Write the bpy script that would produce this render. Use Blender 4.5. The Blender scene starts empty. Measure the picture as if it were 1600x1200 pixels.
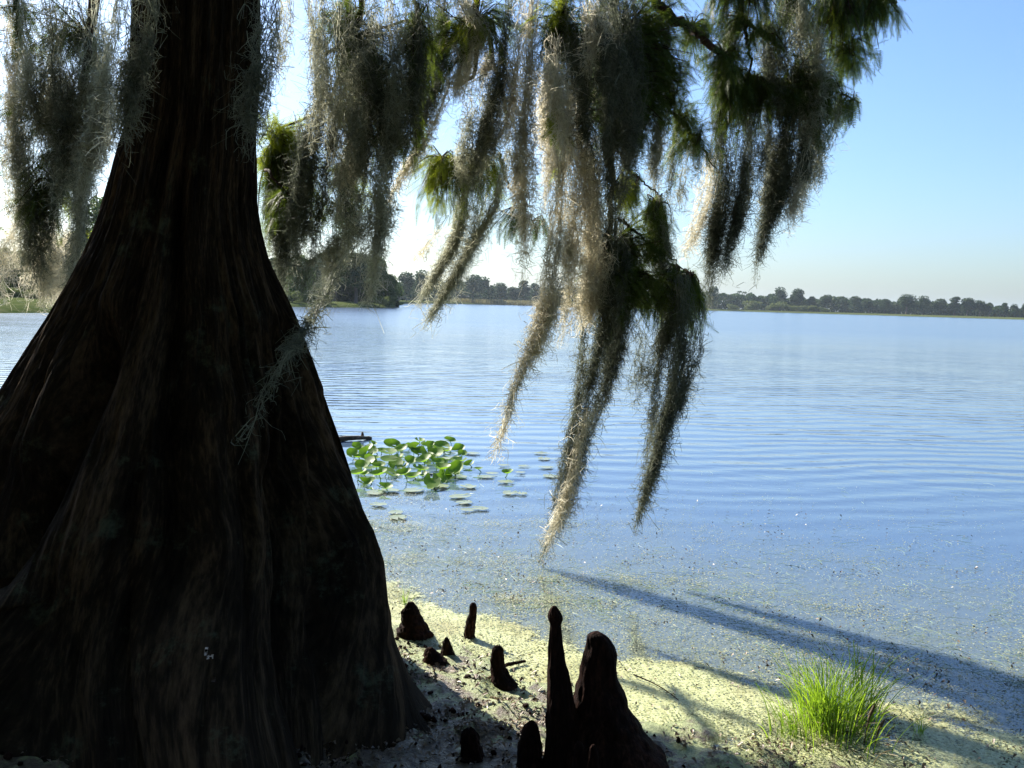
import bpy, math
import numpy as np
from mathutils import Vector, Matrix
R = math.radians
rng = np.random.RandomState(7)
S = bpy.context.scene
COL = S.collection

# ------------------------------------------------------------------ camera
W, H, F = 1600.0, 1200.0, 1386.0
CAMZ = 1.6
PITCH = R(5.24)
ROLL = R(1.62)
cam_data = bpy.data.cameras.new("camera")
cam = bpy.data.objects.new("camera", cam_data)
COL.objects.link(cam)
cam_data.sensor_width = 36.0
cam_data.lens = 36.0 * F / W
cam_data.clip_start = 0.05
cam_data.clip_end = 12000
CM = Matrix.Rotation(math.pi / 2 - PITCH, 4, 'X') @ Matrix.Rotation(ROLL, 4, 'Z')
cam.matrix_world = Matrix.Translation((0, 0, CAMZ)) @ CM
S.camera = cam
CR = np.array(CM.to_3x3())

# ------------------------------------------------------------------ light
SUN_EL, SUN_AZ = R(33), R(-41)          # azimuth from +Y, negative = to the left
sun_dir = Vector((math.sin(SUN_AZ) * math.cos(SUN_EL), math.cos(SUN_AZ) * math.cos(SUN_EL), math.sin(SUN_EL)))
ld = bpy.data.lights.new("sun", 'SUN')
ld.energy = 5.0
ld.angle = R(0.55)
ld.color = (1.0, 0.93, 0.82)
lo = bpy.data.objects.new("sun", ld)
COL.objects.link(lo)
lo.rotation_euler = sun_dir.to_track_quat('Z', 'Y').to_euler()
world = bpy.data.worlds.new("World")
S.world = world
world.use_nodes = True
wn = world.node_tree
sky = wn.nodes.new('ShaderNodeTexSky')
sky.sky_type = 'NISHITA'
sky.sun_disc = False
sky.sun_elevation = SUN_EL
sky.sun_rotation = SUN_AZ
sky.air_density = 1.25
sky.dust_density = 1.25
sky.ozone_density = 3.0
sky.altitude = 0
bg = wn.nodes['Background']
tint = wn.nodes.new('ShaderNodeMix'); tint.data_type = 'RGBA'; tint.blend_type = 'MULTIPLY'
tint.inputs[0].default_value = 1.0; tint.inputs[7].default_value = (0.78, 0.96, 1.27, 1)      # cool white balance of the sky
wn.links.new(sky.outputs[0], tint.inputs[6]); wn.links.new(tint.outputs[2], bg.inputs[0])
bg.inputs[1].default_value = 0.067
S.view_settings.view_transform = 'Standard'
S.view_settings.look = 'None'
S.view_settings.exposure = 1.35
S.view_settings.gamma = 1.0
S.cycles.max_bounces = 6
S.cycles.transparent_max_bounces = 12
S.cycles.volume_bounces = 0
S.cycles.sample_clamp_indirect = 4.0

# ------------------------------------------------------------------ helpers
def ray(px, py):
    v = CR @ np.array([(px - W / 2) / F, -(py - H / 2) / F, -1.0])
    return v
def at(px, py, Y):
    v = ray(px, py)
    k = Y / v[1]
    return np.array([v[0] * k, Y, CAMZ + v[2] * k])
def ground_at(px, py, z=0.0):
    v = ray(px, py)
    k = (z - CAMZ) / v[2]
    return np.array([v[0] * k, v[1] * k, z])
def far_mid(px, Y):                   # distances of the three groups of boughs
    if 410 < px < 668 and 6.0 <= Y <= 7.3: return 4.75 + (Y - 6.0) * 0.5
    if 668 <= px < 842 and 5.6 <= Y <= 6.5: return 5.15 + (Y - 5.6) * 0.5
    if 842 <= px < 1098 and 4.4 <= Y <= 5.2: return Y + 0.28
    return Y
def pxm(px, Y):                       # pixels to metres at depth Y
    return px * Y / F

def tag(o, label=None, cat=None, group=None, kind=None):
    if label: o["label"] = label
    if cat: o["category"] = cat
    if group: o["group"] = group
    if kind: o["kind"] = kind
    return o

def mesh(name, verts, faces, mat, parent=None, smooth=False, mats=None, midx=None):
    """faces: one (M,k) array or a list of such arrays"""
    if not isinstance(faces, list): faces = [faces]
    verts = np.asarray(verts, dtype=np.float32)
    me = bpy.data.meshes.new(name)
    loops = np.concatenate([f.ravel() for f in faces]).astype(np.int32)
    counts = np.concatenate([np.full(len(f), f.shape[1]) for f in faces]).astype(np.int32)
    starts = np.concatenate([[0], np.cumsum(counts)[:-1]]).astype(np.int32)
    me.vertices.add(len(verts)); me.vertices.foreach_set('co', verts.ravel())
    me.loops.add(len(loops)); me.loops.foreach_set('vertex_index', loops)
    me.polygons.add(len(counts))
    me.polygons.foreach_set('loop_start', starts)
    me.polygons.foreach_set('loop_total', counts)
    if mats:
        for m in mats: me.materials.append(m)
        me.polygons.foreach_set('material_index', np.asarray(midx, dtype=np.int32))
    else:
        me.materials.append(mat)
    if smooth: me.polygons.foreach_set('use_smooth', np.ones(len(counts), dtype=bool))
    me.update(calc_edges=True)
    me.validate()
    o = bpy.data.objects.new(name, me)
    COL.objects.link(o)
    if parent is not None: o.parent = parent
    return o

def empty(name, loc=(0, 0, 0)):
    o = bpy.data.objects.new(name, None)
    o.empty_display_size = 0.1
    o.location = loc
    COL.objects.link(o)
    return o

class Bag:                              # collects geometry for one mesh
    def __init__(s): s.v = []; s.q = []; s.t = []; s.n = 0
    def add(s, v, f):
        f = np.asarray(f)
        (s.q if f.shape[1] == 4 else s.t).append(f + s.n)
        s.v.append(np.asarray(v).reshape(-1, 3)); s.n += len(s.v[-1])
    def build(s, name, mat, parent=None, smooth=False, origin=None):
        v = np.concatenate(s.v)
        if origin is not None: v = v - np.asarray(origin)
        fs = []
        if s.q: fs.append(np.concatenate(s.q))
        if s.t: fs.append(np.concatenate(s.t))
        return mesh(name, v, fs, mat, parent, smooth)

def norm(a): return a / (np.linalg.norm(a, axis=-1, keepdims=True) + 1e-9)

def ribbons(bag, P, width, taper=True, twist=None):
    """P (S,K,3) centre lines; width (S,) -> thin filament strips"""
    Sn, K, _ = P.shape
    T = np.gradient(P, axis=1)
    ref = norm(rng.randn(Sn, 1, 3)) + 0 * P
    side = norm(np.cross(T, ref))
    w = np.asarray(width).reshape(-1, 1, 1) * np.ones((Sn, K, 1))
    if taper: w = w * np.linspace(1, 0.45, K).reshape(1, K, 1)
    A = P - side * w / 2; B = P + side * w / 2
    V = np.stack([A, B], axis=2).reshape(-1, 3)
    idx = np.arange(Sn * K * 2).reshape(Sn, K, 2)
    q = np.stack([idx[:, :-1, 0], idx[:, :-1, 1], idx[:, 1:, 1], idx[:, 1:, 0]], axis=-1).reshape(-1, 4)
    bag.add(V, q)

def smooth_path(pts, n):
    pts = np.asarray(pts, float)
    K = len(pts)
    if K < 3:
        t = np.linspace(0, 1, n)[:, None]
        return pts[0] * (1 - t) + pts[-1] * t
    ext = np.vstack([2 * pts[0] - pts[1], pts, 2 * pts[-1] - pts[-2]])
    seg = np.linalg.norm(np.diff(pts, axis=0)[:, :3], axis=1)
    cum = np.concatenate([[0], np.cumsum(seg)])
    u = np.linspace(0, cum[-1], n)
    out = []
    for x in u:
        i = min(K - 2, max(0, int(np.searchsorted(cum, x, side='right') - 1)))
        t = (x - cum[i]) / max(seg[i], 1e-9)
        p0, p1, p2, p3 = ext[i], ext[i + 1], ext[i + 2], ext[i + 3]
        out.append(0.5 * ((2 * p1) + (-p0 + p2) * t + (2 * p0 - 5 * p1 + 4 * p2 - p3) * t * t + (-p0 + 3 * p1 - 3 * p2 + p3) * t ** 3))
    return np.array(out)

def tube(bag, pts, radii, sides=8, rough=0.0, cap=True):
    pts = np.asarray(pts, float); K = len(pts)
    T = norm(np.gradient(pts, axis=0))
    up = np.array([0.3, 0.2, 1.0]) if abs(T[0, 2]) < 0.9 else np.array([1.0, 0.1, 0.1])
    N = np.zeros_like(pts); n = norm(np.cross(T[0], up))
    for i in range(K):
        n = norm(n - T[i] * np.dot(n, T[i])); N[i] = n
    Bv = np.cross(T, N)
    a = np.linspace(0, 2 * np.pi, sides, endpoint=False)
    rad = np.asarray(radii).reshape(K, 1, 1) * (1 + rough * rng.uniform(-1, 1, (K, sides, 1)))
    V = pts[:, None, :] + rad * (np.cos(a)[None, :, None] * N[:, None, :] + np.sin(a)[None, :, None] * Bv[:, None, :])
    idx = np.arange(K * sides).reshape(K, sides); nx = np.roll(idx, -1, axis=1)
    q = np.stack([idx[:-1], nx[:-1], nx[1:], idx[1:]], axis=-1).reshape(-1, 4)
    V = V.reshape(-1, 3)
    base = bag.n
    bag.add(V, q)
    if cap:
        for row, c, flip in ((0, pts[0] - T[0] * radii[0] * .3, True), (K - 1, pts[-1] + T[-1] * radii[-1] * .6, False)):
            ring = V[row * sides:(row + 1) * sides]
            vv = np.vstack([ring, c])
            i = np.arange(sides); j = (i + 1) % sides
            t = np.stack([i, j, np.full(sides, sides)], axis=-1)
            if flip: t = t[:, ::-1]
            bag.add(vv, t)

def vnoise(x, y, seed=0, per=0):
    """smooth value noise; period per on x if given"""
    r = np.random.RandomState(seed); G = r.rand(400, 257)
    xi = np.floor(x).astype(int); yi = np.floor(y).astype(int)
    fx = x - xi; fy = y - yi
    fx = fx * fx * (3 - 2 * fx); fy = fy * fy * (3 - 2 * fy)
    def g(a, b):
        a = a % per if per else a % 256
        return G[a, b % 256]
    return (g(xi, yi) * (1 - fx) + g(xi + 1, yi) * fx) * (1 - fy) + (g(xi, yi + 1) * (1 - fx) + g(xi + 1, yi + 1) * fx) * fy

def sstep(a, b, x):
    t = np.clip((x - a) / (b - a), 0, 1); return t * t * (3 - 2 * t)

# ------------------------------------------------------------------ materials
def newmat(name):
    m = bpy.data.materials.new(name); m.use_nodes = True
    nt = m.node_tree; nt.nodes.clear()
    out = nt.nodes.new('ShaderNodeOutputMaterial')
    return m, nt, out
def N(nt, t, **kw):
    n = nt.nodes.new(t)
    for k, v in kw.items():
        if k in n.inputs: n.inputs[k].default_value = v
        else: setattr(n, k, v)
    return n
def ramp(nt, fac, stops):
    r = nt.nodes.new('ShaderNodeValToRGB')
    while len(r.color_ramp.elements) < len(stops): r.color_ramp.elements.new(0.5)
    for e, (p, c) in zip(r.color_ramp.elements, stops):
        e.position = p; e.color = (c[0], c[1], c[2], 1)
    nt.links.new(fac, r.inputs[0])
    return r.outputs[0]

def leaf_mat(name, c1, c2, trans=0.45, tcol=None, scale=1.0, rough=0.6, spec=0.2):
    m, nt, out = newmat(name)
    geo = N(nt, 'ShaderNodeNewGeometry'); tc = N(nt, 'ShaderNodeTexCoord')
    ns = N(nt, 'ShaderNodeTexNoise', Scale=scale, Detail=2.0)
    nt.links.new(tc.outputs['Object'], ns.inputs['Vector'])
    add = N(nt, 'ShaderNodeMath', operation='MULTIPLY_ADD'); add.inputs[1].default_value = 0.55; 
    nt.links.new(geo.outputs['Random Per Island'], add.inputs[0])
    sub = N(nt, 'ShaderNodeMath', operation='MULTIPLY_ADD'); sub.inputs[1].default_value = 1.1; sub.inputs[2].default_value = -0.35
    nt.links.new(ns.outputs[0], sub.inputs[0])
    nt.links.new(sub.outputs[0], add.inputs[2])
    col = ramp(nt, add.outputs[0], [(0.1, c1), (0.9, c2)])
    p = N(nt, 'ShaderNodeBsdfPrincipled', Roughness=rough)
    p.inputs['Specular IOR Level'].default_value = spec
    nt.links.new(col, p.inputs['Base Color'])
    t = N(nt, 'ShaderNodeBsdfTranslucent')
    if tcol:
        mx = N(nt, 'ShaderNodeMix', data_type='RGBA', blend_type='MULTIPLY'); mx.inputs[0].default_value = 1.0
        nt.links.new(col, mx.inputs[6]); mx.inputs[7].default_value = (*tcol, 1)
        nt.links.new(mx.outputs[2], t.inputs[0])
    else: nt.links.new(col, t.inputs[0])
    mix = N(nt, 'ShaderNodeMixShader'); mix.inputs[0].default_value = trans
    nt.links.new(p.outputs[0], mix.inputs[1]); nt.links.new(t.outputs[0], mix.inputs[2])
    nt.links.new(mix.outputs[0], out.inputs[0])
    return m

M = {}
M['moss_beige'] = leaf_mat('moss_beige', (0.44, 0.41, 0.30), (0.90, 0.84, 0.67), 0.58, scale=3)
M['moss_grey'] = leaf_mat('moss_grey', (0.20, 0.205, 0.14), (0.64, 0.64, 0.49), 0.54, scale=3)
M['moss_shaded'] = leaf_mat('moss_shaded', (0.055, 0.065, 0.045), (0.27, 0.29, 0.21), 0.45, scale=3)  # darker copy for clumps in shade: the shade is put into the colour
M['needles'] = leaf_mat('needles', (0.035, 0.07, 0.02), (0.14, 0.19, 0.05), 0.5, (1.3, 1.25, 0.5), scale=1.5, rough=0.5, spec=0.35)
M['needles_fresh'] = leaf_mat('needles_fresh', (0.16, 0.22, 0.035), (0.34, 0.40, 0.08), 0.55, (1.4, 1.3, 0.5), scale=2)
M['grass'] = leaf_mat('grass', (0.12, 0.22, 0.03), (0.30, 0.44, 0.07), 0.55, (1.3, 1.3, 0.5), scale=8, spec=0.3)
M['dry_blade'] = leaf_mat('dry_blade', (0.25, 0.2, 0.12), (0.45, 0.38, 0.25), 0.3, scale=8)
M['lily'] = leaf_mat('lily', (0.07, 0.15, 0.02), (0.20, 0.32, 0.06), 0.5, (1.3, 1.4, 0.4), scale=9, rough=0.5, spec=0.3)
M['pad'] = leaf_mat('pad', (0.16, 0.22, 0.10), (0.35, 0.36, 0.22), 0.1, scale=6, rough=0.3, spec=0.6)
M['tree_dark'] = leaf_mat('tree_dark', (0.022, 0.045, 0.02), (0.07, 0.115, 0.04), 0.3, scale=0.15, spec=0.1)
M['tree_mid'] = leaf_mat('tree_mid', (0.055, 0.095, 0.025), (0.15, 0.21, 0.06), 0.4, scale=0.2, spec=0.1)
M['shrub'] = leaf_mat('shrub', (0.09, 0.12, 0.03), (0.2, 0.23, 0.08), 0.3, scale=0.3, spec=0.1)
M['reed'] = leaf_mat('reed', (0.16, 0.14, 0.06), (0.30, 0.27, 0.12), 0.3, scale=0.05)
M['litter'] = leaf_mat('litter', (0.07, 0.04, 0.025), (0.36, 0.26, 0.17), 0.1, scale=4, rough=0.45, spec=0.5)
M['fleck'] = leaf_mat('fleck', (0.16, 0.20, 0.08), (0.55, 0.55, 0.36), 0.15, scale=2, rough=0.5, spec=0.4)
M['weed'] = leaf_mat('weed', (0.16, 0.28, 0.16), (0.45, 0.55, 0.38), 0.3, scale=3, rough=0.4)

def bark_mat(name, cols, zs=0.12, sc=55, bump=0.6, moss=0.0, spec=0.15, dist=0.012, attr=None):
    m, nt, out = newmat(name)
    tc = N(nt, 'ShaderNodeTexCoord')
    mp = N(nt, 'ShaderNodeMapping'); mp.inputs['Scale'].default_value = (1, 1, zs)
    if attr:
        an = N(nt, 'ShaderNodeAttribute', attribute_name=attr); nt.links.new(an.outputs['Vector'], mp.inputs[0])
    else: nt.links.new(tc.outputs['Object'], mp.inputs[0])
    n1 = N(nt, 'ShaderNodeTexNoise', Scale=sc, Detail=8.0, Roughness=0.65)
    n2 = N(nt, 'ShaderNodeTexNoise', Scale=sc * 0.14, Detail=5.0)
    n3 = N(nt, 'ShaderNodeTexNoise', Scale=5.0, Detail=10.0, Roughness=0.78)
    nt.links.new(mp.outputs[0], n1.inputs['Vector']); nt.links.new(mp.outputs[0], n2.inputs['Vector'])
    nt.links.new(tc.outputs['Object'], n3.inputs['Vector'])
    a = N(nt, 'ShaderNodeMath', operation='MULTIPLY_ADD'); a.inputs[1].default_value = 0.5
    nt.links.new(n1.outputs[0], a.inputs[0])
    b = N(nt, 'ShaderNodeMath', operation='MULTIPLY'); b.inputs[1].default_value = 0.5
    nt.links.new(n2.outputs[0], b.inputs[0]); nt.links.new(b.outputs[0], a.inputs[2])
    col = ramp(nt, a.outputs[0], [(0.36, cols[0]), (0.5, cols[1]), (0.66, cols[2])])
    lich = ramp(nt, n3.outputs[0], [(0.56, (0, 0, 0)), (0.68, (1, 1, 1))])
    mx = N(nt, 'ShaderNodeMix', data_type='RGBA'); mx.inputs[7].default_value = (0.12, 0.14, 0.085, 1)
    mm = N(nt, 'ShaderNodeMath', operation='MULTIPLY'); mm.inputs[1].default_value = moss
    nt.links.new(lich, mm.inputs[0]); nt.links.new(mm.outputs[0], mx.inputs[0]); nt.links.new(col, mx.inputs[6])
    p = N(nt, 'ShaderNodeBsdfPrincipled', Roughness=0.85)
    p.inputs['Specular IOR Level'].default_value = spec
    nt.links.new(mx.outputs[2], p.inputs['Base Color'])
    bp = N(nt, 'ShaderNodeBump', Strength=bump, Distance=dist)
    nt.links.new(a.outputs[0], bp.inputs['Height']); nt.links.new(bp.outputs[0], p.inputs['Normal'])
    nt.links.new(p.outputs[0], out.inputs[0])
    return m
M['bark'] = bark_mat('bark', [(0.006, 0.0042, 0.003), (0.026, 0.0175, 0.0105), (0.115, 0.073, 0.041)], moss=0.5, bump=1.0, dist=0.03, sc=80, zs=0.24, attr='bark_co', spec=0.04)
M['twig'] = bark_mat('twig', [(0.02, 0.012, 0.01), (0.06, 0.035, 0.025), (0.12, 0.08, 0.06)], zs=1, sc=40)
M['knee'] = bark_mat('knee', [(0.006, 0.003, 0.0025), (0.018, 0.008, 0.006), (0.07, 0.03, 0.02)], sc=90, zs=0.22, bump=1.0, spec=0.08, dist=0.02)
M['log'] = bark_mat('log', [(0.04, 0.03, 0.02), (0.12, 0.09, 0.065), (0.26, 0.2, 0.15)], zs=1, sc=30)
M['far_trunk'] = bark_mat('far_trunk', [(0.05, 0.04, 0.03), (0.12, 0.1, 0.08), (0.2, 0.17, 0.14)], zs=0.3, sc=5)

def shore_node(nt, geo):
    dp = N(nt, 'ShaderNodeVectorMath', operation='DOT_PRODUCT'); dp.inputs[1].default_value = (0.58 / 1.156, 1 / 1.156, 0)
    nt.links.new(geo.outputs['Position'], dp.inputs[0])
    sb = N(nt, 'ShaderNodeMath', operation='SUBTRACT'); sb.inputs[1].default_value = 4.42 / 1.156
    nt.links.new(dp.outputs['Value'], sb.inputs[0]); return sb.outputs[0]
def ground_mat():
    m, nt, out = newmat('wet_mud')
    tc = N(nt, 'ShaderNodeTexCoord'); geo = N(nt, 'ShaderNodeNewGeometry')
    n1 = N(nt, 'ShaderNodeTexNoise', Scale=9.0, Detail=8.0, Roughness=0.7)
    n2 = N(nt, 'ShaderNodeTexNoise', Scale=60.0, Detail=5.0, Roughness=0.7)
    n4 = N(nt, 'ShaderNodeTexNoise', Scale=1.6, Detail=5.0)
    for n in (n1, n2, n4): nt.links.new(tc.outputs['Object'], n.inputs['Vector'])
    mud = ramp(nt, n2.outputs[0], [(0.3, (0.03, 0.02, 0.010)), (0.55, (0.10, 0.07, 0.036)), (0.75, (0.22, 0.18, 0.10))])
    alg = ramp(nt, n2.outputs[0], [(0.3, (0.16, 0.2, 0.06)), (0.7, (0.36, 0.40, 0.17))])
    mb = N(nt, 'ShaderNodeMapRange'); mb.inputs['From Min'].default_value = -1.5; mb.inputs['From Max'].default_value = -0.5
    mb.inputs['To Min'].default_value = -0.14; mb.inputs['To Max'].default_value = 0.06
    nt.links.new(shore_node(nt, geo), mb.inputs['Value'])
    ad = N(nt, 'ShaderNodeMath', operation='ADD'); nt.links.new(mb.outputs[0], ad.inputs[0]); nt.links.new(n1.outputs[0], ad.inputs[1])
    k = ramp(nt, ad.outputs[0], [(0.42, (0, 0, 0)), (0.52, (1, 1, 1))])
    mx = N(nt, 'ShaderNodeMix', data_type='RGBA')
    nt.links.new(k, mx.inputs[0]); nt.links.new(mud, mx.inputs[6]); nt.links.new(alg, mx.inputs[7])
    # dry land farther away: grass/earth
    ln = N(nt, 'ShaderNodeVectorMath', operation='LENGTH'); nt.links.new(geo.outputs['Position'], ln.inputs[0])
    far = N(nt, 'ShaderNodeMapRange'); far.inputs['From Min'].default_value = 20; far.inputs['From Max'].default_value = 45
    nt.links.new(ln.outputs['Value'], far.inputs['Value'])
    fc = ramp(nt, n4.outputs[0], [(0.35, (0.05, 0.075, 0.02)), (0.65, (0.11, 0.12, 0.05))])
    mx2 = N(nt, 'ShaderNodeMix', data_type='RGBA')
    nt.links.new(far.outputs[0], mx2.inputs[0]); nt.links.new(mx.outputs[2], mx2.inputs[6]); nt.links.new(fc, mx2.inputs[7])
    p = N(nt, 'ShaderNodeBsdfPrincipled', Roughness=0.4)
    rg = N(nt, 'ShaderNodeMapRange'); rg.inputs['To Min'].default_value = 0.42; rg.inputs['To Max'].default_value = 1.0
    sg = N(nt, 'ShaderNodeMapRange'); sg.inputs['To Min'].default_value = 0.5; sg.inputs['To Max'].default_value = 0.0
    nt.links.new(far.outputs[0], rg.inputs['Value']); nt.links.new(far.outputs[0], sg.inputs['Value'])
    nt.links.new(rg.outputs[0], p.inputs['Roughness']); nt.links.new(sg.outputs[0], p.inputs['Specular IOR Level'])
    nt.links.new(mx2.outputs[2], p.inputs['Base Color'])
    bp = N(nt, 'ShaderNodeBump', Strength=0.7, Distance=0.02)
    nt.links.new(n2.outputs[0], bp.inputs['Height']); nt.links.new(bp.outputs[0], p.inputs['Normal'])
    nt.links.new(p.outputs[0], out.inputs[0])
    return m
M['ground'] = ground_mat()

def water_mat():
    m, nt, out = newmat('lake_water')
    geo = N(nt, 'ShaderNodeNewGeometry')
    # long wind ripples, slightly oblique, warped
    mp = N(nt, 'ShaderNodeMapping'); mp.inputs['Rotation'].default_value = (0, 0, R(-9))
    nt.links.new(geo.outputs['Position'], mp.inputs[0])
    wv = N(nt, 'ShaderNodeTexWave', wave_type='BANDS', bands_direction='Y', wave_profile='SIN', Scale=0.78, Distortion=8.0, Detail=2.0)
    wv.inputs['Detail Scale'].default_value = 0.55
    nt.links.new(mp.outputs[0], wv.inputs['Vector'])
    mp2 = N(nt, 'ShaderNodeMapping'); mp2.inputs['Rotation'].default_value = (0, 0, R(14)); mp2.inputs['Scale'].default_value = (1.0, 1.7, 1)
    nt.links.new(geo.outputs['Position'], mp2.inputs[0])
    ns = N(nt, 'ShaderNodeTexNoise', Scale=1.6, Detail=4.0, Roughness=0.55)
    nt.links.new(mp2.outputs[0], ns.inputs['Vector'])
    # calm near the shore
    sep = N(nt, 'ShaderNodeSeparateXYZ'); nt.links.new(geo.outputs['Position'], sep.inputs[0])
    near = N(nt, 'ShaderNodeMapRange', interpolation_type='SMOOTHSTEP')
    near.inputs['From Min'].default_value = 5.0; near.inputs['From Max'].default_value = 9.5
    near.inputs['To Min'].default_value = 0.06; near.inputs['To Max'].default_value = 1.0
    nt.links.new(sep.outputs['Y'], near.inputs['Value'])
    big = N(nt, 'ShaderNodeTexNoise', Scale=0.12, Detail=2.0); nt.links.new(mp2.outputs[0], big.inputs['Vector'])
    amp = N(nt, 'ShaderNodeMath', operation='MULTIPLY'); nt.links.new(near.outputs[0], amp.inputs[0]); nt.links.new(big.outputs[0], amp.inputs[1])
    h1 = N(nt, 'ShaderNodeMath', operation='MULTIPLY'); h1.inputs[1].default_value = 1.0; nt.links.new(wv.outputs['Fac'], h1.inputs[0])
    h2 = N(nt, 'ShaderNodeMath', operation='MULTIPLY_ADD'); h2.inputs[1].default_value = 2.6
    nt.links.new(ns.outputs[0], h2.inputs[0]); nt.links.new(h1.outputs[0], h2.inputs[2])
    h3 = N(nt, 'ShaderNodeMath', operation='MULTIPLY'); nt.links.new(h2.outputs[0], h3.inputs[0]); nt.links.new(amp.outputs[0], h3.inputs[1])
    bp = N(nt, 'ShaderNodeBump', Strength=1.0, Distance=0.011)
    nt.links.new(h3.outputs[0], bp.inputs['Height'])
    p = N(nt, 'ShaderNodeBsdfPrincipled', Roughness=0.07, IOR=1.8)
    p.inputs['Base Color'].default_value = (0.062, 0.11, 0.19, 1)
    rw = N(nt, 'ShaderNodeMapRange'); rw.inputs['From Min'].default_value = 8; rw.inputs['From Max'].default_value = 70
    rw.inputs['To Min'].default_value = 0.05; rw.inputs['To Max'].default_value = 0.2
    nt.links.new(sep.outputs['Y'], rw.inputs['Value']); nt.links.new(rw.outputs[0], p.inputs['Roughness'])
    # murky green, weed-laden water in the shallows
    sn = N(nt, 'ShaderNodeTexNoise', Scale=2.5, Detail=7.0, Roughness=0.7); nt.links.new(geo.outputs['Position'], sn.inputs['Vector'])
    ma = N(nt, 'ShaderNodeMath', operation='MULTIPLY_ADD'); ma.inputs[1].default_value = -3.4
    nt.links.new(sn.outputs[0], ma.inputs[0]); nt.links.new(shore_node(nt, geo), ma.inputs[2])
    mr = N(nt, 'ShaderNodeMapRange'); mr.inputs['From Min'].default_value = -2.2; mr.inputs['From Max'].default_value = 1.2
    mr.inputs['To Min'].default_value = 1.0; mr.inputs['To Max'].default_value = 0.0
    nt.links.new(ma.outputs[0], mr.inputs['Value'])
    cm = N(nt, 'ShaderNodeMix', data_type='RGBA'); cm.inputs[6].default_value = (0.075, 0.12, 0.185, 1); cm.inputs[7].default_value = (0.15, 0.17, 0.12, 1)
    nt.links.new(mr.outputs[0], cm.inputs[0]); nt.links.new(cm.outputs[2], p.inputs['Base Color'])
    nt.links.new(bp.outputs[0], p.inputs['Normal'])
    nt.links.new(p.outputs[0], out.inputs[0])
    return m
M['water'] = water_mat()

def duck_mat():
    m, nt, out = newmat('duckweed_film')
    geo = N(nt, 'ShaderNodeNewGeometry')
    at_ = N(nt, 'ShaderNodeAttribute', attribute_name='cover')
    n1 = N(nt, 'ShaderNodeTexNoise', Scale=7.0, Detail=10.0, Roughness=0.75)
    n2 = N(nt, 'ShaderNodeTexNoise', Scale=90.0, Detail=3.0, Roughness=0.7)
    n3 = N(nt, 'ShaderNodeTexNoise', Scale=2.2, Detail=4.0)
    for n in (n1, n2, n3): nt.links.new(geo.outputs['Position'], n.inputs['Vector'])
    col = ramp(nt, n2.outputs[0], [(0.32, (0.22, 0.2, 0.10)), (0.46, (0.44, 0.47, 0.22)), (0.7, (0.66, 0.69, 0.40))])
    br = ramp(nt, n3.outputs[0], [(0.5, (1, 1, 1)), (0.7, (0.7, 0.62, 0.5))])
    mc = N(nt, 'ShaderNodeMix', data_type='RGBA', blend_type='MULTIPLY'); mc.inputs[0].default_value = 1
    nt.links.new(col, mc.inputs[6]); nt.links.new(br, mc.inputs[7])
    a = N(nt, 'ShaderNodeMath', operation='ADD'); nt.links.new(at_.outputs['Fac'], a.inputs[0]); nt.links.new(n1.outputs[0], a.inputs[1])
    n2s = N(nt, 'ShaderNodeMath', operation='MULTIPLY_ADD'); n2s.inputs[1].default_value = 0.5
    nt.links.new(n2.outputs[0], n2s.inputs[0]); nt.links.new(a.outputs[0], n2s.inputs[2])
    al = ramp(nt, n2s.outputs[0], [(0.0, (0, 0, 0)), (1.0, (1, 1, 1))])
    st = N(nt, 'ShaderNodeMapRange'); st.inputs['From Min'].default_value = 1.2; st.inputs['From Max'].default_value = 1.3
    nt.links.new(n2s.outputs[0], st.inputs['Value'])
    p = N(nt, 'ShaderNodeBsdfPrincipled', Roughness=0.42)
    nt.links.new(mc.outputs[2], p.inputs['Base Color'])
    bp = N(nt, 'ShaderNodeBump', Strength=0.6, Distance=0.006)
    nt.links.new(n2.outputs[0], bp.inputs['Height']); nt.links.new(bp.outputs[0], p.inputs['Normal'])
    tr = N(nt, 'ShaderNodeBsdfTransparent')
    mix = N(nt, 'ShaderNodeMixShader'); nt.links.new(st.outputs[0], mix.inputs[0])
    nt.links.new(tr.outputs[0], mix.inputs[1]); nt.links.new(p.outputs[0], mix.inputs[2])
    nt.links.new(mix.outputs[0], out.inputs[0])
    return m
M['duck'] = duck_mat()

# ------------------------------------------------------------------ terrain and water
def shore_d(x, y):                      # metres towards the lake from the edge of the algae
    return (y + 0.58 * x - 4.42) / 1.156 + 0.18 * np.sin(x * 1.7 + 0.5) * 0.6
def z_near(x, y):
    d = shore_d(x, y) + 0.44
    z = np.where(d < 0, 0.075 * np.minimum(-d, 12), -0.12 * np.minimum(d, 12))
    n = vnoise(x * 9 + 50, y * 9 + 50, 3) + 0.5 * vnoise(x * 23 + 50, y * 23 + 50, 4) + 0.3 * vnoise(x * 55 + 50, y * 55 + 50, 5)
    z = z + (n - 0.9) * 0.035 * sstep(0.5, -0.3, d)
    return z
SH = [(-300, 60), (0, 66), (150, 72), (300, 100), (450, 140), (560, 155), (616, 170), (632, 380), (720, 520), (830, 590), (1110, 640), (1350, 640), (1600, 620), (1900, 600)]
az_s = np.array([math.atan2(p[0] - 800, F) for p in SH]); d_s = np.array([p[1] for p in SH], float)
def shore_r(az):
    return np.interp(az, az_s, d_s)
azs = np.unique(np.concatenate([np.arange(-180, -42, 3), np.arange(-42, 42, 0.35), np.arange(42, 180.1, 3)]))
azr = np.radians(azs)
rn = np.concatenate([[0.05, .5, 1, 1.5, 2, 2.4], np.arange(2.6, 6.5, 0.03), [6.8, 7.4, 8.2, 9.5, 12, 16, 24, 36]])
rows = []
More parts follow.
